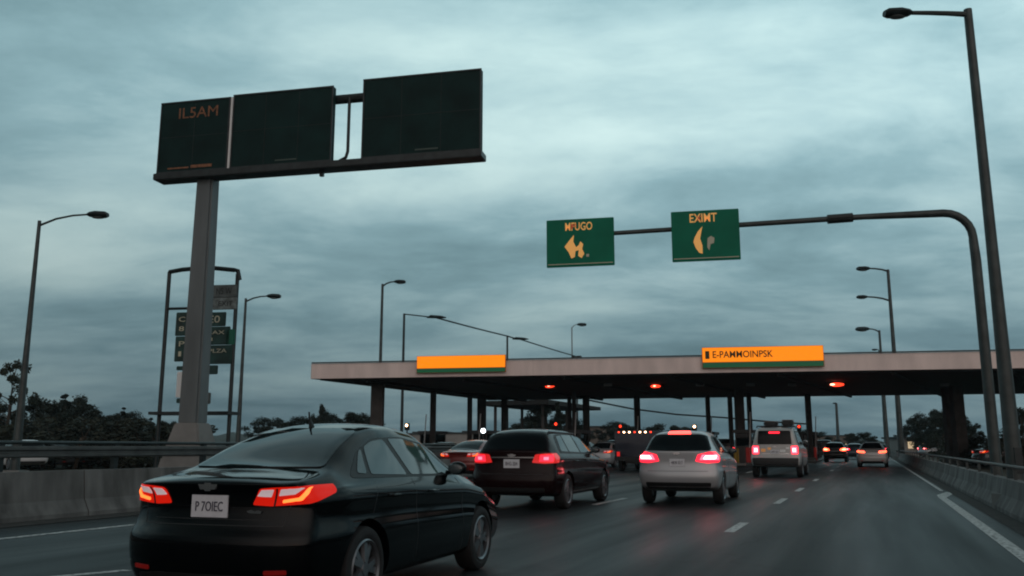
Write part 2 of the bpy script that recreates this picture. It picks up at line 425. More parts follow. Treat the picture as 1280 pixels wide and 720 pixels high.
STYLES = {
 'saloon': dict(name='saloon_car', cat='car', L=4.35, wr=.325, wy=(.90, 3.42),
    hw=[(0, .80), (.5, .885), (3.6, .885), (4.35, .80)], zb=[(0, .24), (.5, .2), (3.7, .2), (4.35, .24)],
    zs=[(0, .94), (.5, .965), (1.6, .955), (3.0, .90), (3.7, .80), (4.35, .66)],
    zt=[(0, 1.0), (.12, 1.03), (.42, 1.065), (.62, 1.10), (.95, 1.27), (1.3, 1.40), (1.65, 1.455), (2.0, 1.465), (2.4, 1.42), (2.75, 1.26), (3.15, 1.02), (3.7, .92), (4.1, .83), (4.35, .72)],
    ht=[(0, .72), (.55, .70), (.8, .60), (1.3, .54), (1.7, .54), (2.3, .54), (2.8, .60), (3.2, .68), (4.35, .62)],
    rp=[(.2, .13), (.34, .03), (.5, 0), (.63, .0), (.67, .05), (.80, .085), (.92, .085), (.99, .035), (1.05, .06)], rc=.19,
    fp=[(.2, .1), (.4, 0), (.6, .03), (.8, .2)],
    rw=[(-.60, 1.105), (.60, 1.105), (.57, 1.16), (.47, 1.395), (.40, 1.42), (-.40, 1.42), (-.47, 1.395), (-.57, 1.16)],
    ws=[(-.6, 1.04), (.6, 1.04), (.5, 1.38), (-.5, 1.38)],
    surround=[(.78, 1.02), (1.15, 1.235), (1.5, 1.34), (2.05, 1.355), (2.5, 1.295), (3.02, .985)],
    sw=[[(.93, 1.055), (1.06, 1.045), (1.22, 1.245), (1.17, 1.23)], [(1.12, 1.04), (1.74, 1.02), (1.66, 1.33), (1.45, 1.31), (1.28, 1.262)], [(1.83, 1.02), (2.86, 1.0), (2.46, 1.275), (2.05, 1.335), (1.76, 1.335)]],
    cuts=[(1.0, 1.10, .99), (1.80, 1.80, .99), (2.86, 2.86, .96)], handles=(1.35, 2.15), hz=.87, mirror=(2.72, 1.03),
    diff=[(-.60, .24), (.60, .24), (.64, .34), (.4, .36), (-.4, .36), (-.64, .34)], tcx=.42, tcy=.62,
    tl=[(-.07, .85), (.10, .842), (.42, .86), (.72, .93), (.74, .985), (.40, .985), (.12, .975), (.0, .965)],
    tsub=[('reversing_lens', [(-.025, .915), (.10, .908), (.13, .966), (.02, .962)], 'clear'), ('upper_lens', [(.165, .918), (.30, .93), (.37, .975), (.185, .968)], 'clear'),
          ('lens_divider', [(.12, .842), (.135, .842), (.165, .975), (.15, .975)], 'dark'),
          ('light_bar', [(.20, .865), (.36, .885), (.44, .972), (.405, .972), (.33, .905), (.20, .888)], 'orange')],
    refl=[(.50, .37), (.66, .375), (.66, .405), (.50, .40)], pz=.835, badge=.975, fz=.64,
    seams=[[(-.60, .70), (.60, .70), (.60, .706), (-.60, .706)], [(.60, .70), (.606, .70), (.64, .845), (.634, .845)], [(-.606, .70), (-.60, .70), (-.634, .845), (-.64, .845)], [(-.50, .742), (.50, .742), (.50, .746), (-.50, .746)]]),
 'estate': dict(name='estate_car', cat='car', L=4.5, wr=.33, wy=(.88, 3.55),
    hw=[(0, .84), (.5, .88), (3.7, .88), (4.5, .8)], zb=[(0, .3), (.5, .24), (3.9, .24), (4.5, .28)],
    zs=[(0, .98), (.5, 1.0), (2.0, .98), (3.2, .93), (3.9, .86), (4.5, .72)],
    zt=[(0, 1.08), (.10, 1.16), (.34, 1.40), (.6, 1.485), (1.2, 1.51), (2.0, 1.50), (2.5, 1.43), (2.9, 1.25), (3.3, 1.05), (3.9, .97), (4.5, .80)],
    ht=[(0, .70), (.3, .62), (.6, .59), (2.4, .57), (3.0, .64), (3.4, .68), (4.5, .62)],
    rp=[(.2, .12), (.36, .03), (.5, 0), (.64, 0), (.68, .04), (.85, .07), (1.05, .07), (1.5, .05)], rc=.14,
    fp=[(.2, .1), (.4, 0), (.6, .03), (.9, .2)],
    rw=[(-.66, 1.115), (.66, 1.115), (.55, 1.42), (-.55, 1.42)], ws=[(-.6, 1.08), (.6, 1.08), (.52, 1.42), (-.52, 1.42)],
    surround=[(.55, 1.05), (.72, 1.39), (1.2, 1.435), (2.1, 1.43), (2.6, 1.36), (3.15, 1.02)],
    sw=[[(.70, 1.09), (1.14, 1.075), (1.14, 1.39), (.86, 1.37)], [(1.20, 1.075), (1.90, 1.06), (1.86, 1.40), (1.20, 1.40)], [(1.97, 1.06), (2.98, 1.045), (2.55, 1.34), (2.2, 1.395), (1.93, 1.40)]],
    cuts=[(1.15, 1.15, 1.03), (1.93, 1.93, 1.03), (3.0, 3.0, .98)], handles=(1.4, 2.2), hz=.90, mirror=(2.85, 1.08),
    diff=[(-.62, .28), (.62, .28), (.66, .42), (-.66, .42)], tcx=.42, tcy=.62,
    tl=[(-.02, .88), (.25, .86), (.60, .88), (.68, .98), (.62, 1.05), (.25, 1.05), (.05, 1.03)],
    tsub=[('lamp_glow', [(.14, .90), (.42, .90), (.44, 1.02), (.16, 1.02)], 'mid'), ('lamp_core', [(.23, .93), (.33, .93), (.33, .985), (.23, .985)], 'core')],
    pz=.86, badge=1.01, fz=.7, garnish=[(-.44, .965), (.44, .965), (.44, .985), (-.44, .985)],
    seams=[[(-.62, .665), (.62, .665), (.62, .672), (-.62, .672)]]),
 'hatch': dict(name='hatchback_car', cat='car', L=4.3, wr=.33, wy=(.80, 3.4),
    hw=[(0, .85), (.5, .89), (3.5, .88), (4.3, .8)], zb=[(0, .36), (.5, .26), (3.7, .24), (4.3, .28)],
    zs=[(0, 1.02), (.5, 1.03), (2.0, 1.0), (3.1, .94), (3.7, .86), (4.3, .72)],
    zt=[(0, 1.10), (.10, 1.16), (.42, 1.45), (.55, 1.515), (.85, 1.55), (1.8, 1.55), (2.3, 1.48), (2.75, 1.30), (3.15, 1.08), (3.7, .98), (4.3, .82)],
    ht=[(0, .72), (.3, .64), (.6, .58), (2.2, .57), (2.9, .64), (3.3, .68), (4.3, .62)],
    rp=[(.2, .16), (.42, .05), (.5, 0), (.66, 0), (.71, .03), (.85, .07), (1.06, .05), (1.5, .04)], rc=.17,
    fp=[(.2, .1), (.4, 0), (.6, .03), (.9, .2)],
    rw=[(-.71, 1.135), (0, 1.12), (.71, 1.135), (.585, 1.45), (.44, 1.475), (-.44, 1.475), (-.585, 1.45)], ws=[(-.6, 1.12), (.6, 1.12), (.52, 1.46), (-.52, 1.46)],
    surround=[(.62, 1.10), (.85, 1.40), (1.2, 1.46), (1.9, 1.47), (2.4, 1.40), (2.98, 1.03)],
    sw=[[(1.02, 1.09), (1.72, 1.08), (1.68, 1.43), (1.2, 1.42)], [(1.80, 1.08), (2.82, 1.06), (2.38, 1.37), (2.0, 1.43), (1.76, 1.43)]],
    cuts=[(1.0, 1.05, 1.05), (1.76, 1.76, 1.05), (2.85, 2.85, 1.0)], handles=(1.25, 2.05), hz=.94, mirror=(2.68, 1.10),
    diff=[(-.66, .34), (.66, .34), (.70, .47), (-.70, .47)], tcx=.42, tcy=.62,
    tl=[(-.04, .91), (.25, .87), (.60, .90), (.72, 1.03), (.60, 1.11), (.25, 1.10), (.02, 1.05)],
    tsub=[('lamp_glow', [(.06, .94), (.56, .94), (.58, 1.05), (.12, 1.05)], 'mid'), ('lamp_core', [(.14, .96), (.42, .96), (.46, 1.02), (.20, 1.03)], 'core')],
    pz=.88, badge=1.07, fz=.7, seams=[[(-.64, .70), (.64, .70), (.64, .707), (-.64, .707)]]),
 'suv': dict(name='sport_utility_vehicle', cat='car', L=4.6, wr=.37, wy=(.85, 3.6),
    hw=[(0, .88), (.4, .93), (3.8, .93), (4.6, .85)], zb=[(0, .42), (.5, .36), (4.0, .34), (4.6, .38)],
    zs=[(0, 1.14), (.5, 1.15), (3.3, 1.10), (4.0, 1.05), (4.6, .95)],
    zt=[(0, 1.5), (.08, 1.70), (.22, 1.81), (.6, 1.85), (2.4, 1.84), (2.8, 1.72), (3.3, 1.24), (4.0, 1.16), (4.6, 1.05)],
    ht=[(0, .70), (.3, .70), (2.5, .68), (3.2, .72), (4.6, .66)],
    rp=[(.3, .12), (.46, .0), (.72, 0), (.76, .08), (1.2, .09), (1.85, .10)], rc=.09,
    fp=[(.2, .1), (.4, 0), (.6, .0), (1.1, .08)],
    rw=[(-.62, 1.22), (.62, 1.22), (.58, 1.72), (-.58, 1.72)], ws=[(-.6, 1.3), (.6, 1.3), (.55, 1.72), (-.55, 1.72)],
    surround=[(.30, 1.20), (.36, 1.72), (2.5, 1.72), (3.1, 1.19)],
    sw=[[(.42, 1.24), (1.2, 1.24), (1.2, 1.68), (.48, 1.68)], [(1.28, 1.24), (2.0, 1.24), (2.0, 1.68), (1.28, 1.68)], [(2.08, 1.24), (2.95, 1.24), (2.45, 1.68), (2.08, 1.68)]],
    cuts=[(1.22, 1.22, 1.2), (2.04, 2.04, 1.2)], handles=(1.4, 2.2), hz=1.08, mirror=(2.85, 1.3),
    diff=[(-.80, .44), (.80, .44), (.84, .72), (-.84, .72)], tcx=.55, tcy=.50,
    tl=[(.05, .86), (.34, .85), (.42, .87), (.42, 1.16), (.34, 1.17), (.05, 1.16)],
    tsub=[('lamp_glow', [(.08, .89), (.36, .89), (.36, 1.12), (.08, 1.13)], 'mid'), ('lamp_core', [(.14, .95), (.29, .95), (.28, 1.06), (.14, 1.07)], 'core')],
    pz=.94, badge=1.12, fz=.85, garnish=[(-.5, .86), (.5, .86), (.5, .885), (-.5, .885)]),
}
def on_road(px, z): p = W(px, 558, z); return (p.x, p.y, 0)
# black saloon: rear axle seen at cam coords (-1.96, 7.28)
hd = R(3.0); ax = Rt*(-1.885)+Hd*7.12
fw = Vector((-math.sin(hd), math.cos(hd), 0)); org = ax-fw*.90*.962
make_car('saloon', P_black, 'black saloon car close up in the foreground, its orange and red tail lamps lit', (org.x, org.y, 0), hd,
    group='cars driving to the toll plaza', sideglass=M_glassl, plate='P 7OIEC', script=True, glass=M_glass_s, antenna=1.42, scale=.962)
GR = 'cars driving to the toll plaza'
M_tl_dim = M_tail2
make_car('estate', P_maroon, 'dark maroon estate car with round red tail lamps, just ahead of the black saloon', on_road(638, 17.3), R(1), GR, scale=1.035, tail=M_tail2, mid=M_brake, plate='8HG 204', glass=M_glass, sideglass=M_glassl, rails=(.5, 2.3, .56), core=M_mid)
make_car('hatch', P_silver, 'silver hatchback with bright brake lamps and a glowing light above its rear window', on_road(845, 18.9), R(1.5), GR, tail=M_brake,
    plate='4RW 817', hbl=[(-.25, 1.482), (.25, 1.482), (.22, 1.535), (-.22, 1.535)], hblm=mat('lit red high lamp', (.6, .02, .02), .3, emit=(1, .07, .055), es=4), dark_mirror=True, sideglass=M_glassl)
suv, sb, ss = make_car('suv', P_lsilver, 'pale silver sport utility vehicle with boxes strapped on its roof', on_road(968, 35.5), 0, GR, tail=M_brake, plate='6MT 350',
    hbl=[(-.20, 1.62), (.20, 1.62), (.20, 1.68), (-.20, 1.68)], scale=1.07)
M_wtail = mat('orange lit lens', (.8, .3, .2), .3, emit=(1, .08, .03), es=6)
M_wcore = mat('pale lit bulb', (.9, .5, .3), .3, emit=(1, .36, .18), es=7)
M_stick = mat('glowing orange stickers', (.7, .28, .08), .5, 0, .4, 20, emit=(1, .5, .2), es=.15)  # stickers given a faint glow of their own, though no lamp
for (x, z, w, h) in ((-.42, 1.0, .16, .12), (-.2, 1.06, .12, .09), (.28, .98, .2, .1), (.46, 1.08, .12, .08)):
    patch(sb, [(x-w/2, z-h/2), (x+w/2, z-h/2), (x+w/2, z+h/2), (x-w/2, z+h/2)], 'rear', off=.006, r=.01).obj('sticker', M_stick if x < 0 else M_white, suv)
rack = MB()
for y in (.5, 1.2, 1.9): rack.tube([(-.66, y, 1.90), (.66, y, 1.90)], .02, 6)
for s in (-1, 1): rack.tube([(s*.64, .3, 1.84), (s*.64, .4, 1.91), (s*.64, 2.2, 1.91), (s*.64, 2.3, 1.84)], .02, 6)
rack.obj('roof_rack', M_plas, suv)
def at_suv(x, y, z): p = Matrix.LocRotScale(suv.location, suv.rotation_euler, suv.scale) @ Vector((x, y, z)); return p
p = at_suv(-.2, .9, 1.925)
for (dx, w, d, h, lab, nm, cat) in ((-.16, .52, .7, .16, 'flat dark case strapped on the left of the roof rack of the pale silver vehicle', 'luggage_case', 'case'), (.46, .44, .6, .22, 'bulky dark bag tied on the right of the roof rack of the pale silver vehicle', 'luggage_bag', 'bag')):
    q = at_suv(dx, .8, 1.922); o = thing(nm, lab, cat, q, 0, 'luggage on the roof rack')
    MB().box((0, 0, h/2), (w, d, h)).obj('case_body', M_plas, o, bevel=.04)
    MB().tube([(-w/2-.01, 0, 0), (-w/2-.01, 0, h+.008), (w/2+.01, 0, h+.008), (w/2+.01, 0, 0)], .012, 4).obj('strap', M_brown, o)
# far traffic
M_bz = M_brake
far = [
 ('hatch', P_grey, 'far hatchback below the slender post at the end of the road, lamps glaring orange', 1043, 70, M_wtail, M_wcore),
 ('saloon', P_lsilver, 'saloon car in the right lane beneath the canopy, orange glare spreading over its boot', 1089, 53, M_wtail, M_wcore),
 ('estate', P_blue, 'dark estate car queued just past the canopy left of the glaring saloon', 1068, 86, M_brake, M_core),
 ('hatch', P_grey, 'grey hatchback in the middle distance right of the pale silver vehicle', 1013, 96, M_tail, M_tail2),
 ('saloon', P_silver, 'silver saloon car beyond the maroon estate, among the toll lanes', 746, 52, M_tail, M_tail),
 ('saloon', P_red, 'dull red saloon car seen between the black saloon and the maroon estate', 571, 33, M_tail, M_tail),
 ('estate', P_grey, 'grey estate car far off under the left end of the canopy', 545, 62, M_tail, M_tail),
 ('hatch', P_white, 'white hatchback far off, just right of the maroon estate roof', 697, 74, M_tail, M_tail),
 ('suv', P_grey, 'dark grey sport utility vehicle in a far lane beyond the silver hatchback', 905, 70, M_tail, M_tail2),
 ('hatch', P_blue, 'navy hatchback in the left toll lanes beside the silver saloon', 722, 68, M_tail, M_tail2),
 ('estate', P_maroon, 'dark red estate car queued behind the box van', 815, 88, M_brake, M_mid),
 ('suv', P_blue, 'navy sport utility vehicle far off between the box van and silver saloon', 766, 92, M_tail, M_tail2),
 ('saloon', P_silver, 'small silver saloon far off behind the dull red saloon', 590, 84, M_tail, M_tail2),
 ('hatch', P_silver, 'small silver hatchback far off under the left canopy edge', 520, 92, M_tail, M_tail),
 ('estate', P_black, 'black estate car at the far end of the right lane, beside the barrier', 1099, 92, M_brake, M_core),
 ('suv', P_black, 'black sport utility vehicle just left of the far glaring hatchback', 1029, 88, M_tail, M_mid),
 ('saloon', P_grey, 'tiny grey saloon on the left of the far queue, below the second canopy column', 535, 118, M_tail, M_tail2),
 ('hatch', P_red, 'tiny red hatchback in the far queue near the wide canopy column', 612, 104, M_tail, M_tail2),
 ('estate', P_grey, 'tiny grey estate in the far queue above the maroon estate bonnet', 708, 110, M_brake, M_mid),
 ('saloon', P_white, 'tiny white saloon in the far queue over the roof of the box van', 778, 128, M_tail, M_tail2),
 ('suv', P_grey, 'tiny grey sport utility vehicle in the far queue left of the silver hatchback', 792, 104, M_brake, M_mid),
 ('hatch', P_black, 'tiny black hatchback in the far queue just right of the silver hatchback', 918, 92, M_brake, M_mid),
 ('saloon', P_red, 'tiny red saloon at the far end of the road, between the glaring cars', 1058, 112, M_brake, M_mid),
 ('estate', P_silver, 'tiny silver estate at the far end of the road near the thin posts', 1080, 120, M_brake, M_mid),
]
for st, pm, lab, px, z, tl, cr in far:
    x, y, _ = on_road(px, z); make_car(st, pm, lab, (x, y, 0), R(rnd.uniform(-1.5, 1.5)), GR, full=False, tail=tl, core=cr, mid=M_wtail if cr is M_wcore else M_mid)
# dark lorry with a row of lamps
x, y, _ = on_road(788, 43); lr = thing('box_van', 'dark box van with a row of amber and red lamps along its top', 'van', (x, y, 0), 0, GR)
MB().box((0, 2.6, 1.25), (2.1, 3.4, 1.5)).obj('cargo_box', P_blue, lr, bevel=.05)
MB().prism([(4.3, .5), (5.7, .5), (5.75, 1.1), (5.2, 1.25), (4.75, 1.95), (4.3, 1.98)], -.95, .95).obj('cab', P_blue, lr).rotation_euler = (0, 0, 0)
cab = [o for o in lr.children if o.name.startswith('cab')][0]
for v in cab.data.vertices: v.co = Vector((v.co.y, v.co.x, v.co.z))
cab.data.flip_normals()
MB().box((0, .86, .62), (2.0, .12, .2)).obj('rear_bumper', M_plas, lr)
MB().box((0, 3.2, .48), (1.0, 4.6, .18)).obj('chassis', M_plas, lr)
for i in range(7): MB().ell(((i-3)*.27, .89, 1.92), (.05, .03, .04), 8, 6).obj('marker_lamp', M_warm if i % 3 else M_redsig, lr)
for s in (-1, 1): MB().box((s*.85, .885, .85), (.14, .04, .22)).obj('taillight', M_tail2, lr)
tm, rm = wheel_meshes(.37, .215, 'five')
for wy in (1.6, 4.9):
    for s in (-1, 1):
        w = link('wheel', tm, lr); w.location = (s*.86, wy, .37); w.rotation_euler = (0, 0, 0 if s > 0 else math.pi); link('rim', rm, w)
# parked cars
for st, pm, lab, px, z, rz in (
  ('hatch', P_white, 'white hatchback parked before the dark trees by the left lamp post', 42, 46, 70),
  ('saloon', P_grey, 'grey saloon car parked beyond the left guard rail', 95, 50, 80),
  ('suv', P_white, 'white sport utility vehicle parked beyond the left guard rail near the sign pier', 150, 62, 95),
  ('saloon', P_silver, 'silver saloon car parked behind the concrete sign pier', 176, 52, 85)):
    x, y, _ = on_road(px, z); make_car(st, pm, lab, (x, y, 0), R(rz), 'cars parked off the road', full=False)
for st, pm, lab, px, z, rz in (
  ('hatch', P_silver, 'silver hatchback parked among shrubs beyond the right barrier', 1150, 104, -60),
  ('saloon', P_grey, 'grey saloon car parked beyond the right barrier beside the two thick columns', 1218, 52, -70)):
    x, y, _ = on_road(px, z); make_car(st, pm, lab, (x, y, 0), R(rz), 'cars parked off the road', full=False)
# ------------------------------------------------------------------ ground, road, markings
def sheet(name, pts, z, m): return struct(name, MB().add([(x, y, z) for x, y in pts], [tuple(range(len(pts)))]), m, smooth=0)
M_grd = mat('dry verge ground', (.045, .048, .035), .95, 0, .4, .25, .5, detail=9)
gb = MB(); gb.add([(-2500, -400, -.03), (2500, -400, -.03), (2500, 3000, -.03), (-2500, 3000, -.03)], [(0, 1, 2, 3)])
struct('ground', gb, M_grd, smooth=0)
def asphalt():
    m = bpy.data.materials.new('worn asphalt'); m.use_nodes = True; nt = m.node_tree; N = nt.nodes; Lk = nt.links; b = N['Principled BSDF']
    tc = N.new('ShaderNodeTexCoord'); mp = N.new('ShaderNodeMapping'); mp.inputs['Scale'].default_value = (1.0, .05, 1); Lk.new(tc.outputs['Object'], mp.inputs['Vector'])
    n1 = N.new('ShaderNodeTexNoise'); n1.inputs['Scale'].default_value = 1.1; n1.inputs['Detail'].default_value = 4; Lk.new(mp.outputs['Vector'], n1.inputs['Vector'])
    n2 = N.new('ShaderNodeTexNoise'); n2.inputs['Scale'].default_value = 90; n2.inputs['Detail'].default_value = 3; Lk.new(tc.outputs['Object'], n2.inputs['Vector'])
    n3 = N.new('ShaderNodeTexNoise'); n3.inputs['Scale'].default_value = .35; n3.inputs['Detail'].default_value = 6; Lk.new(tc.outputs['Object'], n3.inputs['Vector'])
    a = N.new('ShaderNodeMath'); a.operation = 'ADD'; Lk.new(n1.outputs['Fac'], a.inputs[0]); Lk.new(n3.outputs['Fac'], a.inputs[1])
    a2 = N.new('ShaderNodeMath'); a2.operation = 'MULTIPLY_ADD'; Lk.new(n2.outputs['Fac'], a2.inputs[0]); a2.inputs[1].default_value = .5; Lk.new(a.outputs[0], a2.inputs[2])
    r = N.new('ShaderNodeValToRGB'); r.color_ramp.elements[0].position = .8; r.color_ramp.elements[1].position = 1.5
    r.color_ramp.elements[0].position = .35; r.color_ramp.elements[1].position = .8
    sx = N.new('ShaderNodeSeparateXYZ'); Lk.new(tc.outputs['Object'], sx.inputs[0])
    wv = N.new('ShaderNodeMath'); wv.operation = 'MULTIPLY_ADD'; Lk.new(sx.outputs[0], wv.inputs[0]); wv.inputs[1].default_value = 2*math.pi/1.76; wv.inputs[2].default_value = 1.2
    sn = N.new('ShaderNodeMath'); sn.operation = 'SINE'; Lk.new(wv.outputs[0], sn.inputs[0])
    ad = N.new('ShaderNodeMath'); ad.operation = 'MULTIPLY_ADD'; Lk.new(sn.outputs[0], ad.inputs[0]); ad.inputs[1].default_value = .17; Lk.new(a2.outputs[0], ad.inputs[2]); a2 = ad
    h = N.new('ShaderNodeMath'); h.operation = 'MULTIPLY'; h.inputs[1].default_value = .5; Lk.new(a2.outputs[0], h.inputs[0])
    r.color_ramp.elements[0].color = (.007, .0085, .0095, 1); r.color_ramp.elements[1].color = (.033, .038, .040, 1)
    Lk.new(h.outputs[0], r.inputs['Fac']); vo = N.new('ShaderNodeTexVoronoi'); vo.feature = 'DISTANCE_TO_EDGE'; vo.inputs['Scale'].default_value = .16
    wn = N.new('ShaderNodeTexNoise'); wn.inputs['Scale'].default_value = .9; wn.inputs['Detail'].default_value = 6; Lk.new(tc.outputs['Object'], wn.inputs['Vector'])
    va = N.new('ShaderNodeVectorMath'); va.operation = 'MULTIPLY_ADD'; Lk.new(wn.outputs['Color'], va.inputs[0]); va.inputs[1].default_value = (2.2, 2.2, 0); Lk.new(tc.outputs['Object'], va.inputs[2]); Lk.new(va.outputs[0], vo.inputs['Vector'])
    cr_ = N.new('ShaderNodeMapRange'); cr_.inputs['From Max'].default_value = .006; cr_.inputs['To Min'].default_value = .45; Lk.new(vo.outputs['Distance'], cr_.inputs['Value'])
    mm_ = N.new('ShaderNodeMix'); mm_.data_type = 'RGBA'; mm_.blend_type = 'MULTIPLY'; mm_.inputs[0].default_value = 1; Lk.new(r.outputs['Color'], mm_.inputs[6]); Lk.new(cr_.outputs['Result'], mm_.inputs[7]); Lk.new(mm_.outputs[2], b.inputs['Base Color'])
    mr = N.new('ShaderNodeMapRange'); mr.inputs['From Min'].default_value = .35; mr.inputs['From Max'].default_value = .65; mr.inputs['To Min'].default_value = .34; mr.inputs['To Max'].default_value = .56
    Lk.new(n1.outputs['Fac'], mr.inputs['Value']); Lk.new(mr.outputs['Result'], b.inputs['Roughness']); b.inputs['Specular IOR Level'].default_value = .09
    bp = N.new('ShaderNodeBump'); bp.inputs['Strength'].default_value = .5; bp.inputs['Distance'].default_value = .008; Lk.new(n2.outputs['Fac'], bp.inputs['Height']); Lk.new(bp.outputs['Normal'], b.inputs['Normal'])
    return m
sheet('road', [(-13, -30), (2.15, -30), (2.15, 400), (-60, 400), (-60, 60), (-34, 38), (-13, 26)], 0, asphalt())
M_mark = bpy.data.materials.new('worn road paint'); M_mark.use_nodes = True
nt = M_mark.node_tree; b = nt.nodes['Principled BSDF']; tc = nt.nodes.new('ShaderNodeTexCoord'); n = nt.nodes.new('ShaderNodeTexNoise'); n.inputs['Scale'].default_value = 14; n.inputs['Detail'].default_value = 8
rp_ = nt.nodes.new('ShaderNodeValToRGB'); rp_.color_ramp.elements[0].position = .36; rp_.color_ramp.elements[1].position = .52; rp_.color_ramp.elements[0].color = (.10, .11, .11, 1); rp_.color_ramp.elements[1].color = (.55, .57, .56, 1)
nt.links.new(tc.outputs['Object'], n.inputs['Vector']); nt.links.new(n.outputs['Fac'], rp_.inputs['Fac']); nt.links.new(rp_.outputs['Color'], b.inputs['Base Color']); b.inputs['Roughness'].default_value = .7
def strip(mb, x, y0, y1, w, x1=None, z=.004):
    x1 = x if x1 is None else x1; n = max(1, int(abs(y1-y0)/6))
    for k in range(n):
        a = k/n; c = (k+1)/n; xa = x+(x1-x)*a; xc = x+(x1-x)*c; ya = y0+(y1-y0)*a; yc = y0+(y1-y0)*c
        mb.add([(xa-w/2, ya, z), (xa+w/2, ya, z), (xc+w/2, yc, z), (xc-w/2, yc, z)], [(0, 1, 2, 3)])
# right edge line with the bend towards the barrier
e = MB(); strip(e, 1.50, -20, 24, .17); e.add([(1.415, 24, .004), (1.585, 24, .004), (1.95, 26.5, .004), (1.80, 27, .004), (1.45, 25.2, .004)], [(0, 1, 2, 3, 4)]); strip(e, 1.72, 27.6, 180, .10); struct('edge_line', e, M_mark, smooth=0)
e = MB(); strip(e, -10.9, -20, 26, .14); struct('left_edge_line', e, M_mark, smooth=0)
ys_d = []
for px, py in ((910, 658), (977, 626), (1004, 612), (1025, 600), (1043, 588)): p = G(px, py); ys_d.append(p)
dm = MB(); 
for p in ys_d:
    ln = 1.5 if p.y < 16 else 1.9
    strip(dm, -2.0, p.y-ln/2-.2, p.y+ln/2, .15)
for k in range(6): strip(dm, -2.0, 56+k*12, 59+k*12, .15)
for yy in (-4, 2.5): strip(dm, -2.0, yy-1.5, yy, .15) if yy < 2 else None
struct('lane_dashes', dm, M_mark, smooth=0)
dm = MB()
for yy in (-6, 6, 18.3, 30.5, 43, 55, 67, 80): strip(dm, -5.55, yy, yy+2.6, .14)
q1, q2 = G(60, 722), G(160, 713); strip(dm, q1.x, q1.y, q2.y, .13, x1=q2.x); struct('far_lane_dashes', dm, M_mark, smooth=0)
M_gut = mat('gritty gutter', (.03, .03, .028), .95, 0, .4, 3, .5)
sheet('gutter_strip', [(1.85, -30), (2.15, -30), (2.15, 170), (1.85, 170)], .008, M_gut)
sheet('left_gutter_strip', [(-13.0, -30), (-12.3, -30), (-12.3, 26), (-13.0, 26)], .008, M_gut)
# barriers
def jersey(x, side, y0, y1, h, w=.55):
    mb = MB(); n = int((y1-y0)/3.0)
    prof = [(-w/2, 0), (w/2, 0), (w/2, .08), (w*.27, .30), (w*.16, h), (-w*.16, h), (-w*.27, .30), (-w/2, .08)]
    for k in range(n):
        ya = y0+k*3.0+.012; yb = y0+(k+1)*3.0-.012; m = len(prof)
        mb.add([(x+a, ya, z) for a, z in prof]+[(x+a, yb, z) for a, z in prof], [tuple(range(m)), tuple(reversed(range(m, 2*m)))]+[(i, i+m, (i+1) % m+m, (i+1) % m) for i in range(m)])
    return mb
M_barr = mat('stained barrier concrete', (.125, .13, .128), .92, 0, .55, 2.6, .5, detail=10, stretch=(1, 1, .28))
rb = thing('concrete_barrier', 'low concrete barrier with a steel handrail along the right edge of the road', 'barrier', (2.45, 0, 0))
o = jersey(0, 1, -12, 174, .60).obj('barrier_wall', M_barr, rb, smooth=0)
rl = MB().tube([(0, -12, .84), (0, 174, .84)], .035, 8); rl.obj('handrail', M_steel, rb)
for k in range(40): MB().box((0, -11+k*3.0, .71), (.06, .06, .24)).obj('rail_post', M_steel, rb)
lb = thing('concrete_barrier', 'long concrete barrier along the left edge of the road', 'barrier', (-13.3, 0, 0))
jersey(0, 1, -12, 27, .80).obj('barrier_wall', M_barr, lb, smooth=0)
# guard rail beyond the left barrier
gr = thing('guard_rail', 'steel guard rail on posts behind the left concrete barrier', 'guard rail', (-16.6, 0, 0))
prof = [(0, .98), (.05, 1.01), (.05, 1.05), (0, 1.08), (0, 1.12), (.05, 1.15), (.05, 1.20), (0, 1.23), (-.02, 1.23), (-.02, .98)]
m = len(prof); mb = MB(); mb.add([(a, -12, z) for a, z in prof]+[(a, 40, z) for a, z in prof], [tuple(range(m)), tuple(reversed(range(m, 2*m)))]+[(i, i+m, (i+1) % m+m, (i+1) % m) for i in range(m)])
mb.obj('rail_beam', mat('grey rail steel', (.09, .10, .10), .6, .4, .25, 3), gr, smooth=20)
MB().tube([(-.05, -12, 1.30), (-.05, 40, 1.30)], .04, 8).obj('top_rail', M_dsteel, gr)
MB().box((-.1, 14, .30), (.2, 52, .60)).obj('rail_footing', M_conc, gr)
for k in range(18): MB().box((-.09, -11+k*3, .92), (.12, .12, .70)).obj('rail_post', M_dsteel, gr)
# median between left barrier and guard rail: paved strip
sheet('verge_paving', [(-16.5, -30), (-13.6, -30), (-13.6, 40), (-16.5, 40)], .02, mat('old verge paving', (.07, .072, .07), .95, 0, .4, 1))
# ------------------------------------------------------------------ canopy
SOF = 5.4
def soff(px, py, h=SOF):
    d = ray(px, py); return CAMP+d*((h-EYE)/d.z)
FL = soff(390, 473); FRr = soff(1280, 459.5); dirF = (FRr-FL).normalized(); FRx = FL+dirF*56
BLp = soff(606, 499); BRr = soff(1280, 490.5); dirB = (BRr-BLp).normalized(); BRx = BLp+dirB*62
cn = thing('toll_canopy', 'long flat toll plaza canopy with pale pinkish fascia spanning the road', 'toll plaza', (FL.x, FL.y, 0))
O = Vector((FL.x, FL.y, 0))
thick = W(390, 457.5, (FL-CAMP).dot(Hd)).z-FL.z; thick2 = soff(1280, 459.5); zR = W(1280, 437.5, (FRr-CAMP).dot(Hd)).z-FRr.z
TH = (thick+zR)/2
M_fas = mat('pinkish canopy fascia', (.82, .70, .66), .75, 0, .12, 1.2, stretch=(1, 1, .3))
M_sof = mat('dark canopy soffit', (.014, .014, .014), .85, 0, .3, .6)
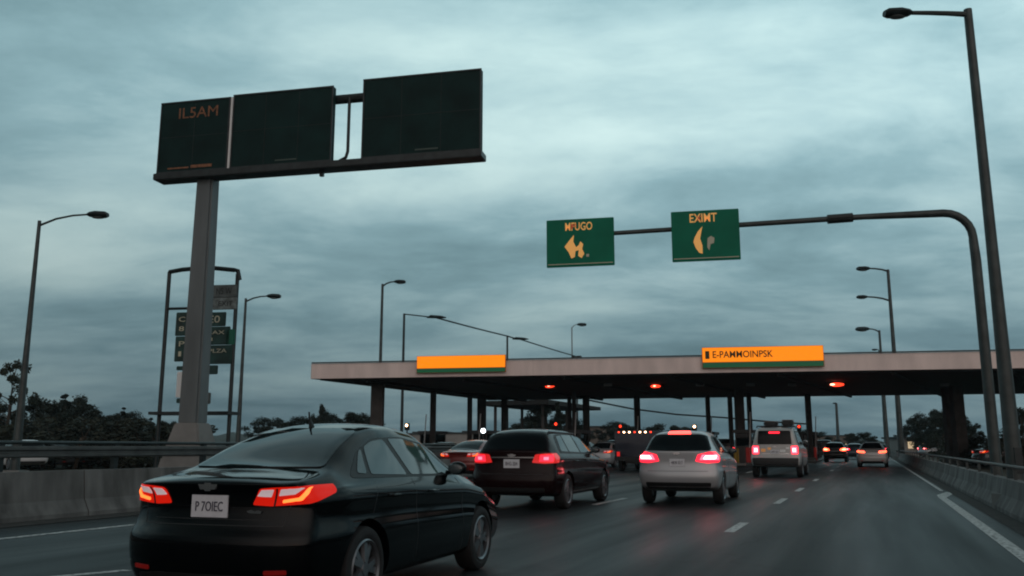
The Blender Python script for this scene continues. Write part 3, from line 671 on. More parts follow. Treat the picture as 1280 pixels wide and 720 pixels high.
def ringbox(pts, z0, z1): 
    n = len(pts); return MB().add([(p[0]-O.x, p[1]-O.y, z0) for p in pts]+[(p[0]-O.x, p[1]-O.y, z1) for p in pts], [tuple(reversed(range(n))), tuple(range(n, 2*n))]+[(i, (i+1) % n, (i+1) % n+n, i+n) for i in range(n)])
corn = [FL, FRx, BRx, BLp]
ringbox(corn, SOF+.02, SOF+TH).obj('roof_slab', mat('canopy roofing', (.16, .155, .15), .8, 0, .2, .4), cn, smooth=0)
ctr = sum(corn, Vector())/4
ins = [c+(ctr-c).normalized()*.5 for c in corn]
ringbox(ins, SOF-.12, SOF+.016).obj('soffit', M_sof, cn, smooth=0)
# fascia boards run along front and left edges, joints every 6 m
def board(a, b, z0, z1, th, name, m, par, seg=14.0):
    L = (b-a).length; u = (b-a).normalized(); n = Vector((u.y, -u.x, 0)); k = max(1, round(L/seg)); mb = MB()
    for i in range(k):
        p = a+u*(L*i/k+.004); q = a+u*(L*(i+1)/k-.004)
        vs = []
        for z in (z0, z1):
            for w in (p, q, q+n*th, p+n*th): vs.append((w.x-O.x, w.y-O.y, z))
        mb.add(vs, [(3, 2, 1, 0), (4, 5, 6, 7), (0, 1, 5, 4), (1, 2, 6, 5), (2, 3, 7, 6), (3, 0, 4, 7)])
    return mb.obj(name, m, par, smooth=0)
board(FL, FRx, SOF-.03, SOF+TH+.04, .10, 'fascia', M_fas, cn)
board(BLp, FL, SOF-.03, SOF+TH+.04, .10, 'fascia', M_fas, cn)
board(FL+Vector((.02, -.12, 0)), FRx+Vector((0, -.12, 0)), SOF+TH+.05, SOF+TH+.13, .05, 'roof_flashing', M_steel, cn, 8)
# soffit beams
for k in range(9):
    a = ins[0].lerp(ins[1], (k+.5)/9); c = ins[3].lerp(ins[2], (k+.5)/9)
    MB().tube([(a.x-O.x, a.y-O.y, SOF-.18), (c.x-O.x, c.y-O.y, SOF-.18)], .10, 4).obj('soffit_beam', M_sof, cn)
# columns
def column(px, z, w, lab=None, m=M_pcol, d=None):
    p = W(px, 540, z); wm = w*z/F; d = d or wm
    c = MB().box((p.x-O.x, p.y-O.y, (SOF-.12)/2), (wm, d, SOF-.12), YAW).obj('column', m, cn, bevel=.02)
    MB().box((p.x-O.x, p.y-O.y, .2), (wm*1.5, d*1.5, .4), YAW).obj('column_footing', M_concd, c)
zF = (FL-CAMP).dot(Hd)
for px, z, w in ((471, 57, 15), (541, 66, 7), (587, 74, 6), (602, 75, 11), (630, 76, 7), (712, 74, 5), (718, 66, 5), (733, 72, 8), (797, 72, 7), (886, 71, 5), (914, 70, 5), (925.5, 63, 10), (938, 70, 5), (1012, 69, 6), (1187, 62, 9), (1199, 60, 13)):
    column(px, z, w)
# lights fitted under the soffit
for px, py, z in ((686, 483, 60), (818, 483, 58), (1044, 481, 55.5)):
    p = W(px, py, z); q = p-O
    hsg = MB().box((q.x, q.y, (p.z+.12+SOF-.12)/2), (.12, .12, max(.1, SOF-.12-p.z-.10)), YAW).obj('signal_bracket', M_plas, cn)
    h2 = MB().box((q.x, q.y, p.z), (1.25, .16, .30), YAW).obj('signal_housing', M_plas, cn, bevel=.02)
    off = -Hd*.10
    MB().ell((q.x+off.x, q.y+off.y, p.z), (.40, .10, .10) if px < 900 else (.5, .10, .12), 20, 10).obj('signal_light', M_redsig, h2)
    for s in ((-1, 1) if px > 900 else (0,)):
        oo = off*1.3+Rt*.22*s; MB().ell((q.x+oo.x, q.y+oo.y, p.z+.01), (.15, .09, .06), 16, 8).obj('signal_core', M_redcore, h2)
for px, py in ((875, 478), (990, 476), (938, 474), (1180, 474), (760, 479)):
    p = W(px, py, 57); q = p-O; MB().box((q.x, q.y, SOF-.22), (.5, .25, .16), YAW).obj('ceiling_lamp', M_ledoff, cn)
# orange signs on the canopy
rotF = math.atan2(dirF.y, dirF.x)
def orange_sign(x0, x1, yt0, yb0, yt1, yb1, label, txt, gfrac):
    pl = Pl(FL-Vector((dirF.y, -dirF.x, 0))*-.32, rotF)
    a, zt = pl.hit(x0, yt0); _, zb = pl.hit(x0, yb0); c, zt2 = pl.hit(x1, yt1); _, zb2 = pl.hit(x1, yb1)
    zb = (zb+zb2)/2; zt = (zt+zt2)/2; w = c-a; base = pl.o+pl.u*(a+c)/2; base.z = zb
    t = thing('toll_sign', label, 'sign', base, rotF, 'orange signs on the canopy')
    h = zt-zb; g = h*gfrac
    MB().box((0, .07, h/2), (w, .14, h)).obj('sign_box', mat('orange sign case', (.5, .14, .01), .6), t, bevel=.01)
    MB().box((0, -.012, g+(h-g)/2), (w-.06, .02, h-g-.05)).obj('orange_face', M_orn, t, smooth=0)
    MB().box((0, -.012, g/2+.01), (w-.06, .02, g-.03)).obj('green_band', M_ggr, t, smooth=0)
    for s in (-1, 1): MB().box((s*w*.35, .20, h*.45), (.08, .14, .5)).obj('mounting_bracket', M_dsteel, t)
    if txt:
        text('sign_lettering', txt, mat('dark sign lettering', (.06, .045, .01), .6), w*.50, (h-g)*.46, (-w*.16, -.027, g+(h-g)*.52), t, depth=.003, bold=.015)
        MB().box((-w*.455, -.026, g+(h-g)*.5), (w*.035, .008, (h-g)*.52)).obj('sign_symbol', MATS['dark sign lettering'], t)
    return t, w, h, g
orange_sign(521, 632, 445.5, 466.5, 443, 465, 'plain orange lit sign box with green lower band, left one on the canopy', None, .26)
orange_sign(877, 1029, 434, 460.5, 432, 458, 'wide orange sign with dark lettering and green lower band on the canopy', 'E-PAMMOINPSK', .27)
# second canopy further away
p0 = soff(604, 498.5, 5.2); q0 = W(604, 503, 96); a = W(600, 500, 96); c = W(676, 509, 112)
s2 = thing('distant_canopy', 'smaller dark canopy roof further back beyond the first canopy', 'canopy', (a.x, a.y, 0))
u = (Vector((c.x, c.y, 0))-Vector((a.x, a.y, 0))); zt = 6.1
n2 = Vector((u.y, -u.x, 0)).normalized()*8
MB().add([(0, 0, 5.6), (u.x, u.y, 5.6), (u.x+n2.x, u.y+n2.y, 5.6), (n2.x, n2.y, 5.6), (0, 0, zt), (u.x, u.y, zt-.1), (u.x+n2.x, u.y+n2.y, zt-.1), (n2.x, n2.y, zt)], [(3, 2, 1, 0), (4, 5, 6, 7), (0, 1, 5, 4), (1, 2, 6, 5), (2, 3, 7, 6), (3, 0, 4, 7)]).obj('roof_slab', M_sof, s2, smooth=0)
for t_ in (.08, .5, .92):
    for d_ in (.15, .85): MB().tube([(u.x*t_+n2.x*d_, u.y*t_+n2.y*d_, 0), (u.x*t_+n2.x*d_, u.y*t_+n2.y*d_, 5.6)], .18, 8).obj('column', M_pcol, s2)
# toll booths on islands
M_booth = mat('toll booth panels', (.10, .10, .10), .6, 0, .2, 2)
for i, (px, z, lab) in enumerate(((541, 68, 'toll booth at the second column from the left'), (797, 71, 'toll booth at the column left of the silver hatchback'), (886, 72, 'toll booth at the slim column past the silver hatchback'), (1012, 72, 'toll booth at the lone column past the pale vehicle'), (607, 66, 'toll booth at the wide column behind the maroon estate'), (722, 64, 'toll booth at the paired columns right of the maroon estate'), (932, 63, 'toll booth at the thick column by the pale silver vehicle'))):
    x, y, _ = on_road(px, z); t = thing('toll_booth', lab, 'toll booth', (x, y, .15), 0, 'toll booths under the canopy')
    MB().box((0, 0, .55), (1.1, 2.2, 1.1)).obj('booth_wall', M_booth, t, bevel=.03)
    MB().box((0, 0, 1.55), (1.0, 2.1, .86)).obj('booth_window', M_glass, t)
    MB().box((0, 0, 2.12), (1.4, 2.5, .22)).obj('booth_roof', M_booth, t, bevel=.03)
    for s in (-1, 1):
        for q in (-1, 1): MB().box((s*.52, q*1.05, 1.55), (.08, .08, .9)).obj('corner_post', M_booth, t)
    isl = MB().box((x, y, .075), (1.5, 12, .15)); struct('toll_island', isl, M_concd, bevel=.03)
    g = thing('toll_barrier', 'raised barrier arm by '+lab.replace('toll booth at ', ''), 'barrier', (x+.5, y-2.6, .15), 0, 'barrier arms at the booths')
    MB().box((0, 0, .5), (.3, .3, 1.0)).obj('barrier_cabinet', M_dred, g, bevel=.02)
    ar = MB()
    ar.tube([(.1, 0, .9), (.25, 0, 3.4)], .04, 6); ar.obj('arm', M_white, g)
    for q in (-5.4, -4.2): bo = MB(); bo.tube([(0, 0, 0), (0, 0, .9)], .09, 10); bo.ell((0, 0, .9), (.09, .09, .05), 10, 6); bt = tag(bo.obj('bollard', M_orn if False else mat('yellow bollard paint', (.4, .25, .03), .6)), 'yellow bollard before the '+lab, 'bollard', 'bollards on the toll islands'); bt.location = (x, y+q, .15)
    if i in (0, 1, 2, 3, 5):
        tl_ = thing('lane_signal', 'lit lane signal by '+lab.replace('toll booth at ', ''), 'signal', (x-.5, y-3.2, .15), 0, 'lane signals by the booths')
        MB().tube([(0, 0, 0), (0, 0, 2.3)], .05, 6).obj('post', M_dsteel, tl_); hh_ = MB().box((0, 0, 2.5), (.32, .2, .5)).obj('signal_housing', M_plas, tl_); MB().ell((0, -.10, 2.6), (.10, .05, .10), 12, 8).obj('signal_lens', M_redsig if i % 2 else M_warm, hh_)
# ------------------------------------------------------------------ big sign gantry, left
ZB = 28.0; base = B(240, 540, ZB); Lp = W(210, 228, 28.6); 
rb_ = YAW+R(-12.5)
pl = Pl(base, rb_)
gs = thing('sign_gantry', 'tall roadside sign mast with three blank dark green boards on a cantilever', 'road sign', base, rb_)
topz = pl.hit(257, 226)[1]
def lean(mb, z0, z1, w0, d0, w1, d1, x=0):
    vs = []
    for z, w, d in ((z0, w0, d0), (z1, w1, d1)):
        for a, c in ((-1, -1), (1, -1), (1, 1), (-1, 1)): vs.append((x+a*w/2, c*d/2, z))
    return mb.add(vs, [(3, 2, 1, 0), (4, 5, 6, 7), (0, 1, 5, 4), (1, 2, 6, 5), (2, 3, 7, 6), (3, 0, 4, 7)])
lean(MB(), 1.9, topz+.2, .70, .62, .58, .50).obj('mast', mat('grey mast paint', (.125, .148, .155), .6, 0, .25, 1.5, stretch=(1, 1, .2)), gs, bevel=.06)
pier = MB(); lean(pier, 0, .9, 1.7, 1.4, 1.35, 1.15); lean(pier, .9, 1.95, 1.35, 1.15, .82, .74); pier.obj('concrete_pier', M_concd, gs, bevel=.04)
def bd(x0, y0t, y0b, x1, y1t, y1b):
    a, za = pl.hit(x0, y0t); _, zb = pl.hit(x0, y0b); c, zc = pl.hit(x1, y1t); _, zd = pl.hit(x1, y1b)
    return a, c, min((zb+zd)/2, 99), (za+zc)/2
BDS = [(212, 135, 225, 297, 128, 217), (301, 126, 216, 424, 113, 207), (461, 107, 199, 606, 92, 191)]
print('boards', [bd(*q) for q in BDS])
zbot = None; bs = [bd(*q) for q in BDS]; zb0 = sum(b_[2] for b_ in bs)/3
for i, (a, c, z0, z1) in enumerate(bs):
    z0 = zb0; h = z1-z0
    o = MB().box(((a+c)/2, -.32, (z0+z1)/2), (c-a, .22, z1-z0)).obj('sign_board', M_dgreen, gs, bevel=.02)
    fr = MB()
    for (x, z, w, hh) in (((a+c)/2, z1-.02, c-a+.02, .05), ((a+c)/2, z0+.02, c-a+.02, .05), (a+.02, (z0+z1)/2, .05, h-.10), (c-.02, (z0+z1)/2, .05, h-.10)): fr.box((x, -.44, z), (w, .03, hh))
    fr.obj('board_frame', M_dsteel, o, smooth=0)
    sm = MB(); nx = max(2, round((c-a)/1.2))
    for q in range(1, nx): sm.box((a+(c-a)*q/nx, -.432, (z0+z1)/2), (.012, .006, h-.12))
    sm.box(((a+c)/2, -.4325, z0+h*.5), (c-a-.1, .005, .012)); sm.obj('panel_seams', M_sback, o, smooth=0)
    if i == 0:
        text('board_lettering', 'IL5AM', M_brown, (c-a)*.56, h*.15, ((a+c)/2+.12, -.437, z1-h*.17), o)
        MB().box(((a+c)/2+.35, -.437, z0+.17), ((c-a)*.3, .01, .10)).obj('small_panel', M_brown, o)
        MB().box(((a+c)/2-.5, -.437, z0+.15), ((c-a)*.3, .01, .05)).obj('small_panel', M_brown, o)
    else:
        MB().box(((a+c)/2+.2, -.437, z0+.16), (.75, .01, .05)).obj('maker_strip', mat('dim strip', (.05, .08, .07), .6), o)
a0 = bs[0][0]; c2 = bs[2][1]
wx = (bs[0][1]+bs[1][0])/2
MB().box((wx, -.33, (zb0+bs[0][3])/2), (.09, .2, bs[0][3]-zb0)).obj('white_divider', M_white, gs)
MB().box(((a0+c2)/2, -.25, zb0-.13), (c2-a0+.1, .62, .22)).obj('walkway_beam', M_dsteel, gs, bevel=.02)
zm = bs[1][3]-.30
MB().tube([(bs[0][0]+.4, .0, zm), (c2-.2, .0, zm)], .15, 10).obj('upper_beam', M_dsteel, gs)
gx = bs[1][1]; MB().tube([(gx+.42, -.1, zm), (gx+.42, -.1, zb0+.4), (gx+.36, -.1, zb0+.2), (gx+.15, -.1, zb0+.1), (gx+.1, -.2, zb0)], .055, 8).obj('cable_conduit', M_dsteel, gs)
MB().box((gx-.4, -.2, zb0-.32), (.12, .12, .18)).obj('junction_lamp', M_dsteel, gs)
lean(MB(), topz+.19, zm+.1, .5, .4, .4, .4).obj('mast_head', M_dsteel, gs)
# maintenance cage of posts around the mast plus small panel signs
ZC = 30.0; cb = B(246, 520, ZC); pc = Pl(cb, rb_+R(4))
cg = thing('panel_gantry', 'slim post frame behind the tall sign mast carrying old green direction panels', 'road sign', cb, pc.rot)
xl, zt_ = pc.hit(212, 340); xr, _ = pc.hit(297, 345); xl2, zb_ = pc.hit(204, 517)
r_ = .07
MB().tube([(xl, 0, 0), (xl, 0, zt_)], r_, 8).obj('frame_post', M_dsteel, cg)
MB().tube([(xr, 0, 0), (xr, 0, zt_-.15)], r_, 8).obj('frame_post', M_dsteel, cg)
MB().tube([(xl, 0, zt_), (xl+.5, -.05, zt_+.06), (0.1, -.1, zt_+.10), (xr-.15, 0, zt_+.0), (xr, 0, zt_-.03), (xr+.08, 0, zt_-.35)], .08, 8).obj('top_rail', M_dsteel, cg)
MB().box(((xl+xr)/2, 0, zb_), (xr-xl+.3, .9, .10)).obj('platform', M_dsteel, cg)
z2 = pc.hit(212, 386)[1]; MB().tube([(xl, 0, z2), (xr, 0, z2)], .05, 6).obj('cross_rail', M_dsteel, cg)
M_pan = mat('aged green panel', (.012, .05, .045), .6, 0, .5, 3); M_gpan = mat('aged grey panel', (.10, .125, .125), .6, 0, .4, 5)
def pan(x0, y0, x1, y1, m, nm='sign_panel', txts=()):
    a, zt = pc.hit(x0, y0); c, zb = pc.hit(x1, y1)
    o = MB().box(((a+c)/2, -.06, (zt+zb)/2), (c-a, .06, zt-zb)).obj(nm, m, cg, bevel=.02)
    for (tx, fx, fz, fw_, fh) in txts: text('panel_lettering', tx, M_palet if m is M_pan else M_dsteel, (c-a)*fw_, (zt-zb)*fh, (a+(c-a)*fx, -.095, zb+(zt-zb)*fz), o)
pan(263, 357, 297, 372, M_gpan, txts=(('N5 W', .55, .5, .55, .5),)); pan(263, 373, 297, 387, mat('pale worn panel', (.17, .21, .21), .6, 0, .5, 7), txts=(('EXIT', .6, .5, .5, .4),))
pan(256, 391, 283, 408, M_pan, txts=(('E0', .5, .5, .5, .5),)); pan(256, 409, 288, 431, M_pan, txts=(('SAX', .5, .68, .6, .2), ('3', .3, .3, .15, .2)))
pan(256, 432, 291, 455, M_pan, txts=(('PLZA', .5, .7, .6, .2),)); pan(284, 412, 294, 431, mat('bright green panel', (.01, .14, .09), .6))
pan(222, 391, 236, 420, M_pan, txts=(('C', .5, .7, .5, .2), ('8', .5, .3, .4, .2))); pan(221, 421, 236, 452, M_pan, txts=(('P', .5, .7, .4, .2), ('1', .4, .3, .2, .2)))
pan(258, 457, 273, 468, M_pan); pan(222, 458, 230, 463, M_pan); pan(223, 465, 230, 497, M_white); pan(222, 498, 230, 504, M_pan); pan(255, 491, 264, 505, M_gpan)
# ------------------------------------------------------------------ right gantry arm
mb_ = Vector((2.95, 0, 0)); 
def depth_at_X(px, X):   # depth where the pixel column meets the line X = const
    d = ray(px, 558); return d.dot(Hd)/d.x*X
zg = 20.6; bg = B(1243, 560, zg)
rg = YAW-R(10.5)
pg = Pl(bg, rg)
ga = thing('cantilever_gantry', 'curved cantilever arm reaching over the lanes from a mast on the right', 'sign gantry', bg, rg)
tx, tz = pg.hit(1213, 300); xa, za = pg.hit(1180, 266.5); xe, ze = pg.hit(700, 296); zavg = (pg.hit(1180, 266.5)[1]+pg.hit(800, 291)[1])/2
print('arm', tx, tz, xa, za, xe, ze, 'base', bg)
path = [(0, 0, 0), (0, 0, za-1.2), (-.02, 0, za-.7)]
for k in range(7):
    an = k/6*math.pi/2; path.append((-.02-.62*(1-math.cos(an)), 0, za-.62+.62*math.sin(an)))
path += [(-2.5, 0, za-.0), (xe, 0, ze)]
MB().tube(path, [.13, .115, .105]+[.10]*7+[.075, .055], 12).obj('mast_and_arm', M_steel, ga)
MB().box((0, 0, .25), (.6, .6, .5)).obj('mast_footing', M_concd, ga, bevel=.02)
jx, jz = pg.hit(1050, 273.5); MB().tube([(jx-.3, 0, jz), (jx+.3, 0, jz+.02)], .115, 10).obj('arm_joint', M_dsteel, ga)
def arm_sign(x0, y0, x1, y1, label, word, kind):
    a, zt = pg.hit(x0, y0); c, zb = pg.hit(x1, y1); w = c-a; h = zt-zb
    p = pg.o+pg.u*(a+c)/2+Vector((pg.n.x, pg.n.y, 0))*-.18; p.z = zb
    t = thing('hanging_sign', label, 'sign', p, rg-R(1.5), 'green signs hung from the cantilever arm')
    MB().box((0, .03, h/2), (w, .06, h)).obj('sign_board', M_green, t, bevel=.012)
    MB().box((0, -.006, .07), (w-.08, .012, .02)).obj('border_line', M_palet, t)
    for s in (-1, 1): MB().box((s*w*.25, .11, h*.55), (.06, .1, h*.6)).obj('mounting_bracket', M_dsteel, t)
    xo = -.02 if kind == 'a' else -.0
    text('sign_lettering', word, M_yel, w*.40, h*.17, (-.01+(-.02 if kind == 'a' else -.03), -.006, h*(.84 if kind == 'a' else .85)), t, bold=.01)
    text('sign_lettering', word[1], M_red, w*.08, h*.10, (-w*.09, -.010, h*.84), t, bold=.01)
    if kind == 'a':
        MB().prism([(-w*.14, h*.58), (-w*.09, h*.66), (-w*.10, h*.52), (-w*.06, h*.40), (-w*.02, h*.44), (.01, h*.52), (w*.045, h*.46), (w*.03, h*.36), (w*.06, h*.26), (w*.02, h*.17), (-w*.03, h*.22), (-w*.02, h*.34), (-w*.07, h*.32), (-w*.08, h*.20), (-w*.13, h*.17), (-w*.17, h*.30), (-w*.23, h*.42)], -.012, .0).obj('arrow_symbol', M_yel, t, smooth=0)
        MB().box((w*.11, -.006, h*.22), (.07, .012, .07)).obj('dot_symbol', M_palet, t)
    else:
        MB().prism([(-w*.04, h*.68), (-w*.06, h*.56), (-w*.08, h*.44), (-w*.05, h*.30), (-w*.05, h*.14), (-w*.10, h*.16), (-w*.15, h*.26), (-w*.18, h*.38), (-w*.16, h*.46), (-w*.11, h*.58)], -.012, .0).obj('arrow_symbol', M_yel, t, smooth=0)
        MB().prism([(w*.03, h*.44), (w*.08, h*.48), (w*.13, h*.44), (w*.12, h*.34), (w*.07, h*.32), (w*.05, h*.20), (w*.02, h*.26)], -.012, .0).obj('flame_symbol', M_palet, t, smooth=0)
arm_sign(684, 277.5, 769, 333, 'green sign with amber letters and a split arrow, farther one on the arm', 'MFUGO', 'a')
arm_sign(838.5, 267, 925.5, 326, 'green sign with amber letters and a curved arrow, nearer one on the arm', 'EXIMT', 'b')
# ------------------------------------------------------------------ street lamps
def lamp(px0, py0, z, arms, label, r0=.10, r1=.06, name='street_lamp', base_px=None, m=M_steel, group='street lamps along the road', headm=M_dsteel, off=0, bowed=True, basepy=540):
    """px0,py0: top of the post; arms: list of (startpy, endpx, endpy, head length px)"""
    bp = B(px0 if base_px is None else base_px, basepy, z); rt = YAW; p_ = Pl(bp, rt)
    x_top, z_top = p_.hit(px0, py0); x_top *= .25 if abs(x_top) < 1.2 else 1
    t = thing(name, label, 'street lamp', bp, rt, group)
    MB().tube([(0, 0, 0), (0, 0, 1.2), (x_top*.5, 0, z_top*.5), (x_top, 0, z_top)], [r0*1.25, r0*1.1, (r0+r1)/2, r1], 12).obj('post', m, t)
    MB().box((0, 0, .15), (r0*5, r0*5, .3)).obj('post_footing', M_concd, t)
    MB().box((0, -r0*1.22, .95), (r0*1.1, .03, .5)).obj('access_door', M_dsteel, t)
    MB().tube([(0, 0, z_top*.30), (0, 0, z_top*.30+.12)], r0*1.12, 12) if 0 else None
    for spy, epx, epy, hl in arms:
        xs, zs_ = p_.hit(px0, spy); xe_, ze_ = p_.hit(epx, epy); sgn = 1 if xe_ > xs else -1; hlm = hl*z/F
        xs = x_top*(zs_/z_top); inner = xe_-sgn*hlm
        if bowed: ap = [(xs, 0, zs_), (xs+(inner-xs)*.35, 0, zs_+(ze_-zs_)*.6), (xs+(inner-xs)*.7, 0, zs_+(ze_-zs_)*.9), (inner+sgn*.08, 0, ze_)]
        else: ap = [(xs, 0, zs_), (inner+sgn*.08, 0, ze_)]
        MB().tube(ap, [r1*.75, r1*.65, r1*.6, r1*.55] if bowed else r1*.6, 8).obj('arm', m, t)
        hd_ = MB(); hh = hlm*.19
        hd_.tube([(inner, 0, ze_), (inner+sgn*hlm*.14, 0, ze_), (inner+sgn*hlm*.4, 0, ze_), (inner+sgn*hlm*.85, 0, ze_-hh*.1), (inner+sgn*hlm, 0, ze_-hh*.2)], [hh*.45, hh*1.0, hh*1.35, hh*1.3, hh*.8], 12, flat=.66)
        ho = hd_.obj('lamp_head', headm, t)
        MB().ell((inner+sgn*hlm*.55, 0, ze_-hh*.85), (hlm*.30, hh*.9, hh*.25), 12, 6).obj('lamp_lens', M_ledoff, ho)
    return t
lamp(1206, 12, 17.6, [(18, 1105, 16, 38)], 'tall leaning street lamp close by on the right with one long arm', .135, .085, base_px=1264, name='street_lamp', m=M_steel)
lamp(50, 276, 35, [(282, 135, 268, 27)], 'street lamp standing alone at the far left beyond the guard rail', .15, .07, base_px=23)
lamp(308, 373, 50, [(377, 351, 370, 18)], 'street lamp just right of the tall sign mast', .13, .07, base_px=298)
lamp(479, 355, 63, [(358, 507, 352, 15)], 'street lamp rising behind the left end of the canopy', .15, .09, base_px=473)
lamp(1112, 337, 84, [(339, 1071, 335.5, 17), (376, 1071, 371, 14)], 'street lamp with two stacked arms beyond the right half of the canopy', .26, .14, base_px=1125)
lamp(1101, 413, 120, [(415, 1070, 411, 17)], 'single arm street lamp further off, left of the two armed one', .26, .15, base_px=1108)
lamp(1101.5, 438, 170, [(439, 1090, 437, 7)], 'farthest street lamp, its head barely above the canopy roof', .25, .16, base_px=1106)
lamp(716, 409, 150, [(410, 733, 405.5, 12)], 'faint far street lamp above the middle of the canopy', .16, .10, base_px=716, m=mat('far steel with haze tint', (.25, .3, .3), .6))  # paler steel colour stands in for haze on this far post
lamp(1047, 505, 150, [(506, 1041, 504, 5)], 'slender post in the distance seen under the canopy right of the pale silver vehicle', .30, .2, base_px=1047)
# catenary lamp line behind canopy
c1 = W(503, 393, 84); c2_ = W(634, 420, 102); c3 = W(722, 446, 124)
def post_lamp(px, py, z, label, hx):
    bp = B(px, 540, z); t = thing('lighting_mast', label, 'lamp mast', bp, 0, 'lighting masts joined by a cable'); top = W(px, py, z)
    MB().tube([(0, 0, 0), (0, 0, top.z)], [.16, .11], 10).obj('post', M_dsteel, t)
    hp = W(hx, py+(5 if px < 600 else 4), z)
    q = hp-Vector((bp.x, bp.y, 0))
    MB().tube([(0, 0, top.z-.05), tuple(q)], .06, 8).obj('arm', M_dsteel, t)
    u_ = Vector((q.x, q.y, 0)).normalized()
    hh = MB(); hh.tube([tuple(q-u_*.9), tuple(q-u_*.5+Vector((0, 0, .1))), tuple(q+u_*.5+Vector((0, 0, .05))), tuple(q+u_*1.0)], [.08, .28, .24, .08], 10, flat=.6); hh.obj('lamp_head', M_dsteel, t)
    return hp
h1 = post_lamp(502, 392, 84, 'lighting mast behind the canopy at the start of the slanting cable', 545)
h2 = post_lamp(634, 420, 102, 'lighting mast behind the plain orange sign', 650)
cp = []
for a, c in ((h1, c2_), (c2_, h2), (h2, c3)):
    for k in range(6): t_ = k/6; p = a.lerp(c, t_); p.z -= .04*math.sin(math.pi*t_); cp.append(p)
cp.append(c3)
mb = MB().tube([tuple(p) for p in cp], .085, 6); tag(mb.obj('overhead_cable', M_dsteel), 'thick cable sloping down to the right above the canopy roof', 'cable')
bp = B(722, 540, 124); t = thing('lighting_mast', 'end mast where the slanting cable drops behind the canopy', 'lamp mast', bp, 0, 'lighting masts joined by a cable')
MB().tube([(0, 0, 0), (0, 0, c3.z)], [.16, .1], 8).obj('post', M_dsteel, t)
MB().box((0, 0, c3.z), (1.4, .5, .25)).obj('lamp_head', M_dsteel, t)
# thin wires behind under canopy
wp = [W(x, y, 105) for x, y in ((735, 500), (790, 511), (845, 518), (905, 522), (960, 527), (1010, 530))]
tag(MB().tube([tuple(p) for p in wp], .10, 5).obj('overhead_wire', M_dsteel), 'thin sloping wire seen below the canopy between its columns', 'wire')
# ------------------------------------------------------------------ trees
M_leafs = [mat('dark foliage', (.012, .019, .011), .8, 0, .4, 1.5), mat('olive foliage', (.024, .032, .016), .8, 0, .4, 1.5), mat('shrub foliage', (.022, .028, .017), .8, 0, .4, 1.5)]
M_bark = mat('bark', (.05, .04, .03), .9, 0, .3, 6)
TM = {}
def tree_mesh(kind, seed):
    key = (kind, seed)
    if key in TM: return TM[key]
    r = random.Random(seed*31+len(kind)); tr = MB(); cr = MB()
    if kind == 'broad': Ht, cw, c0, nb = 8, 2.9, 1.9, 38
    elif kind == 'spire': Ht, cw, c0, nb = 9, 1.2, .8, 22
    elif kind == 'sparse': Ht, cw, c0, nb = 9, 2.4, 2.6, 22
    elif kind == 'palm': Ht, cw, c0, nb = 7, 1.6, 5.5, 0
    else: Ht, cw, c0, nb = 2.0, 1.2, .1, 10
    tr.tube([(0, 0, 0), (.1, .05, Ht*.35), (.0, .1, Ht*.75)], [.22*Ht/8, .15*Ht/8, .05], 7)
    clumps = []
    for k in range(nb):
        t = (k+.5)/nb; z = c0+(Ht-c0)*t
        w = cw*(math.sin(math.pi*min(1, t*.8+.15))**.7 if kind != 'spire' else (1-t)**.8+.15)
        an = r.uniform(0, 6.28); rad = w*r.uniform(.35, .95) if kind != 'spire' else w*r.uniform(.1, .6)
        c = Vector((math.cos(an)*rad, math.sin(an)*rad, z+r.uniform(-.3, .3))); cs = r.uniform(.4, 1.05)*cw*.29 if kind != 'spire' else w*.6
        if kind == 'sparse': cs *= .75
        clumps.append((c, cs))
        tr.tube([(0, 0, max(.3, z-1.2*cs-.6)), tuple(c)], [.05*Ht/8, .015], 5, cap=False)
    for c, cs in clumps:
        nl = {'broad': 230, 'spire': 260, 'sparse': 170}.get(kind, 160)
        for _ in range(nl):
            d = Vector((r.gauss(0, 1), r.gauss(0, 1), r.gauss(0, .8))); d = d.normalized()*cs*(r.random()**.45)*r.uniform(.8, 1.25)
            p = c+d; s = r.uniform(.05, .12)*(1 if kind != 'shrub' else .5); a = Vector((r.gauss(0, 1), r.gauss(0, 1), r.gauss(0, 1))).normalized()*s*1.6; b_ = a.cross(Vector((r.gauss(0, 1), r.gauss(0, 1), r.gauss(0, 1)))).normalized()*s
            cr.add([p-a, p+b_*.8, p+a, p-b_*.8], [(0, 1, 2, 3)])
    if kind == 'palm':
        for k in range(26):
            an = r.uniform(0, 6.28); up = r.uniform(-.3, 1.2); prev = None; L = 2.0
            for j in range(6):
                t = j/5; q = Vector((math.cos(an)*L*t, math.sin(an)*L*t, Ht*.75+up*L*t-1.4*t*t)); wd = .22*math.sin(math.pi*min(1, t+.12))+.02; sd = Vector((-math.sin(an), math.cos(an), -.3))*wd
                if prev: cr.add([prev[0]-prev[1], prev[0]+prev[1], q+sd, q-sd], [(0, 1, 2, 3)])
                prev = (q, sd)
    TM[key] = (tr.mesh('trunk', M_bark), cr.mesh('crown', M_leafs[0 if kind in ('spire',) else (1 if kind == 'sparse' else (2 if kind == 'shrub' else 0))], smooth=0, recalc=False)); return TM[key]
def tree(kind, px, z, top_py, label, name=None, group=None, wide=1.0, cat='tree'):
    p = B(px, 545, z); top = W(px, top_py, z).z; tm_, cm = tree_mesh(kind, rnd.randint(0, 2)); H0 = {'broad': 8.6, 'spire': 9.2, 'sparse': 9.4, 'palm': 6.3, 'shrub': 2.2}[kind]
    s = top/H0; nm = name or {'broad': 'broadleaf_tree', 'spire': 'conifer_tree', 'sparse': 'sparse_tree', 'palm': 'palm_tree', 'shrub': 'shrub'}[kind]
    t = thing(nm, label, cat, p, rnd.uniform(0, 6.28), group); t.scale = (s*wide, s*wide, s)
    link('trunk' if kind != 'shrub' else 'stem', tm_, t); link('crown' if kind != 'shrub' else 'foliage', cm, t)
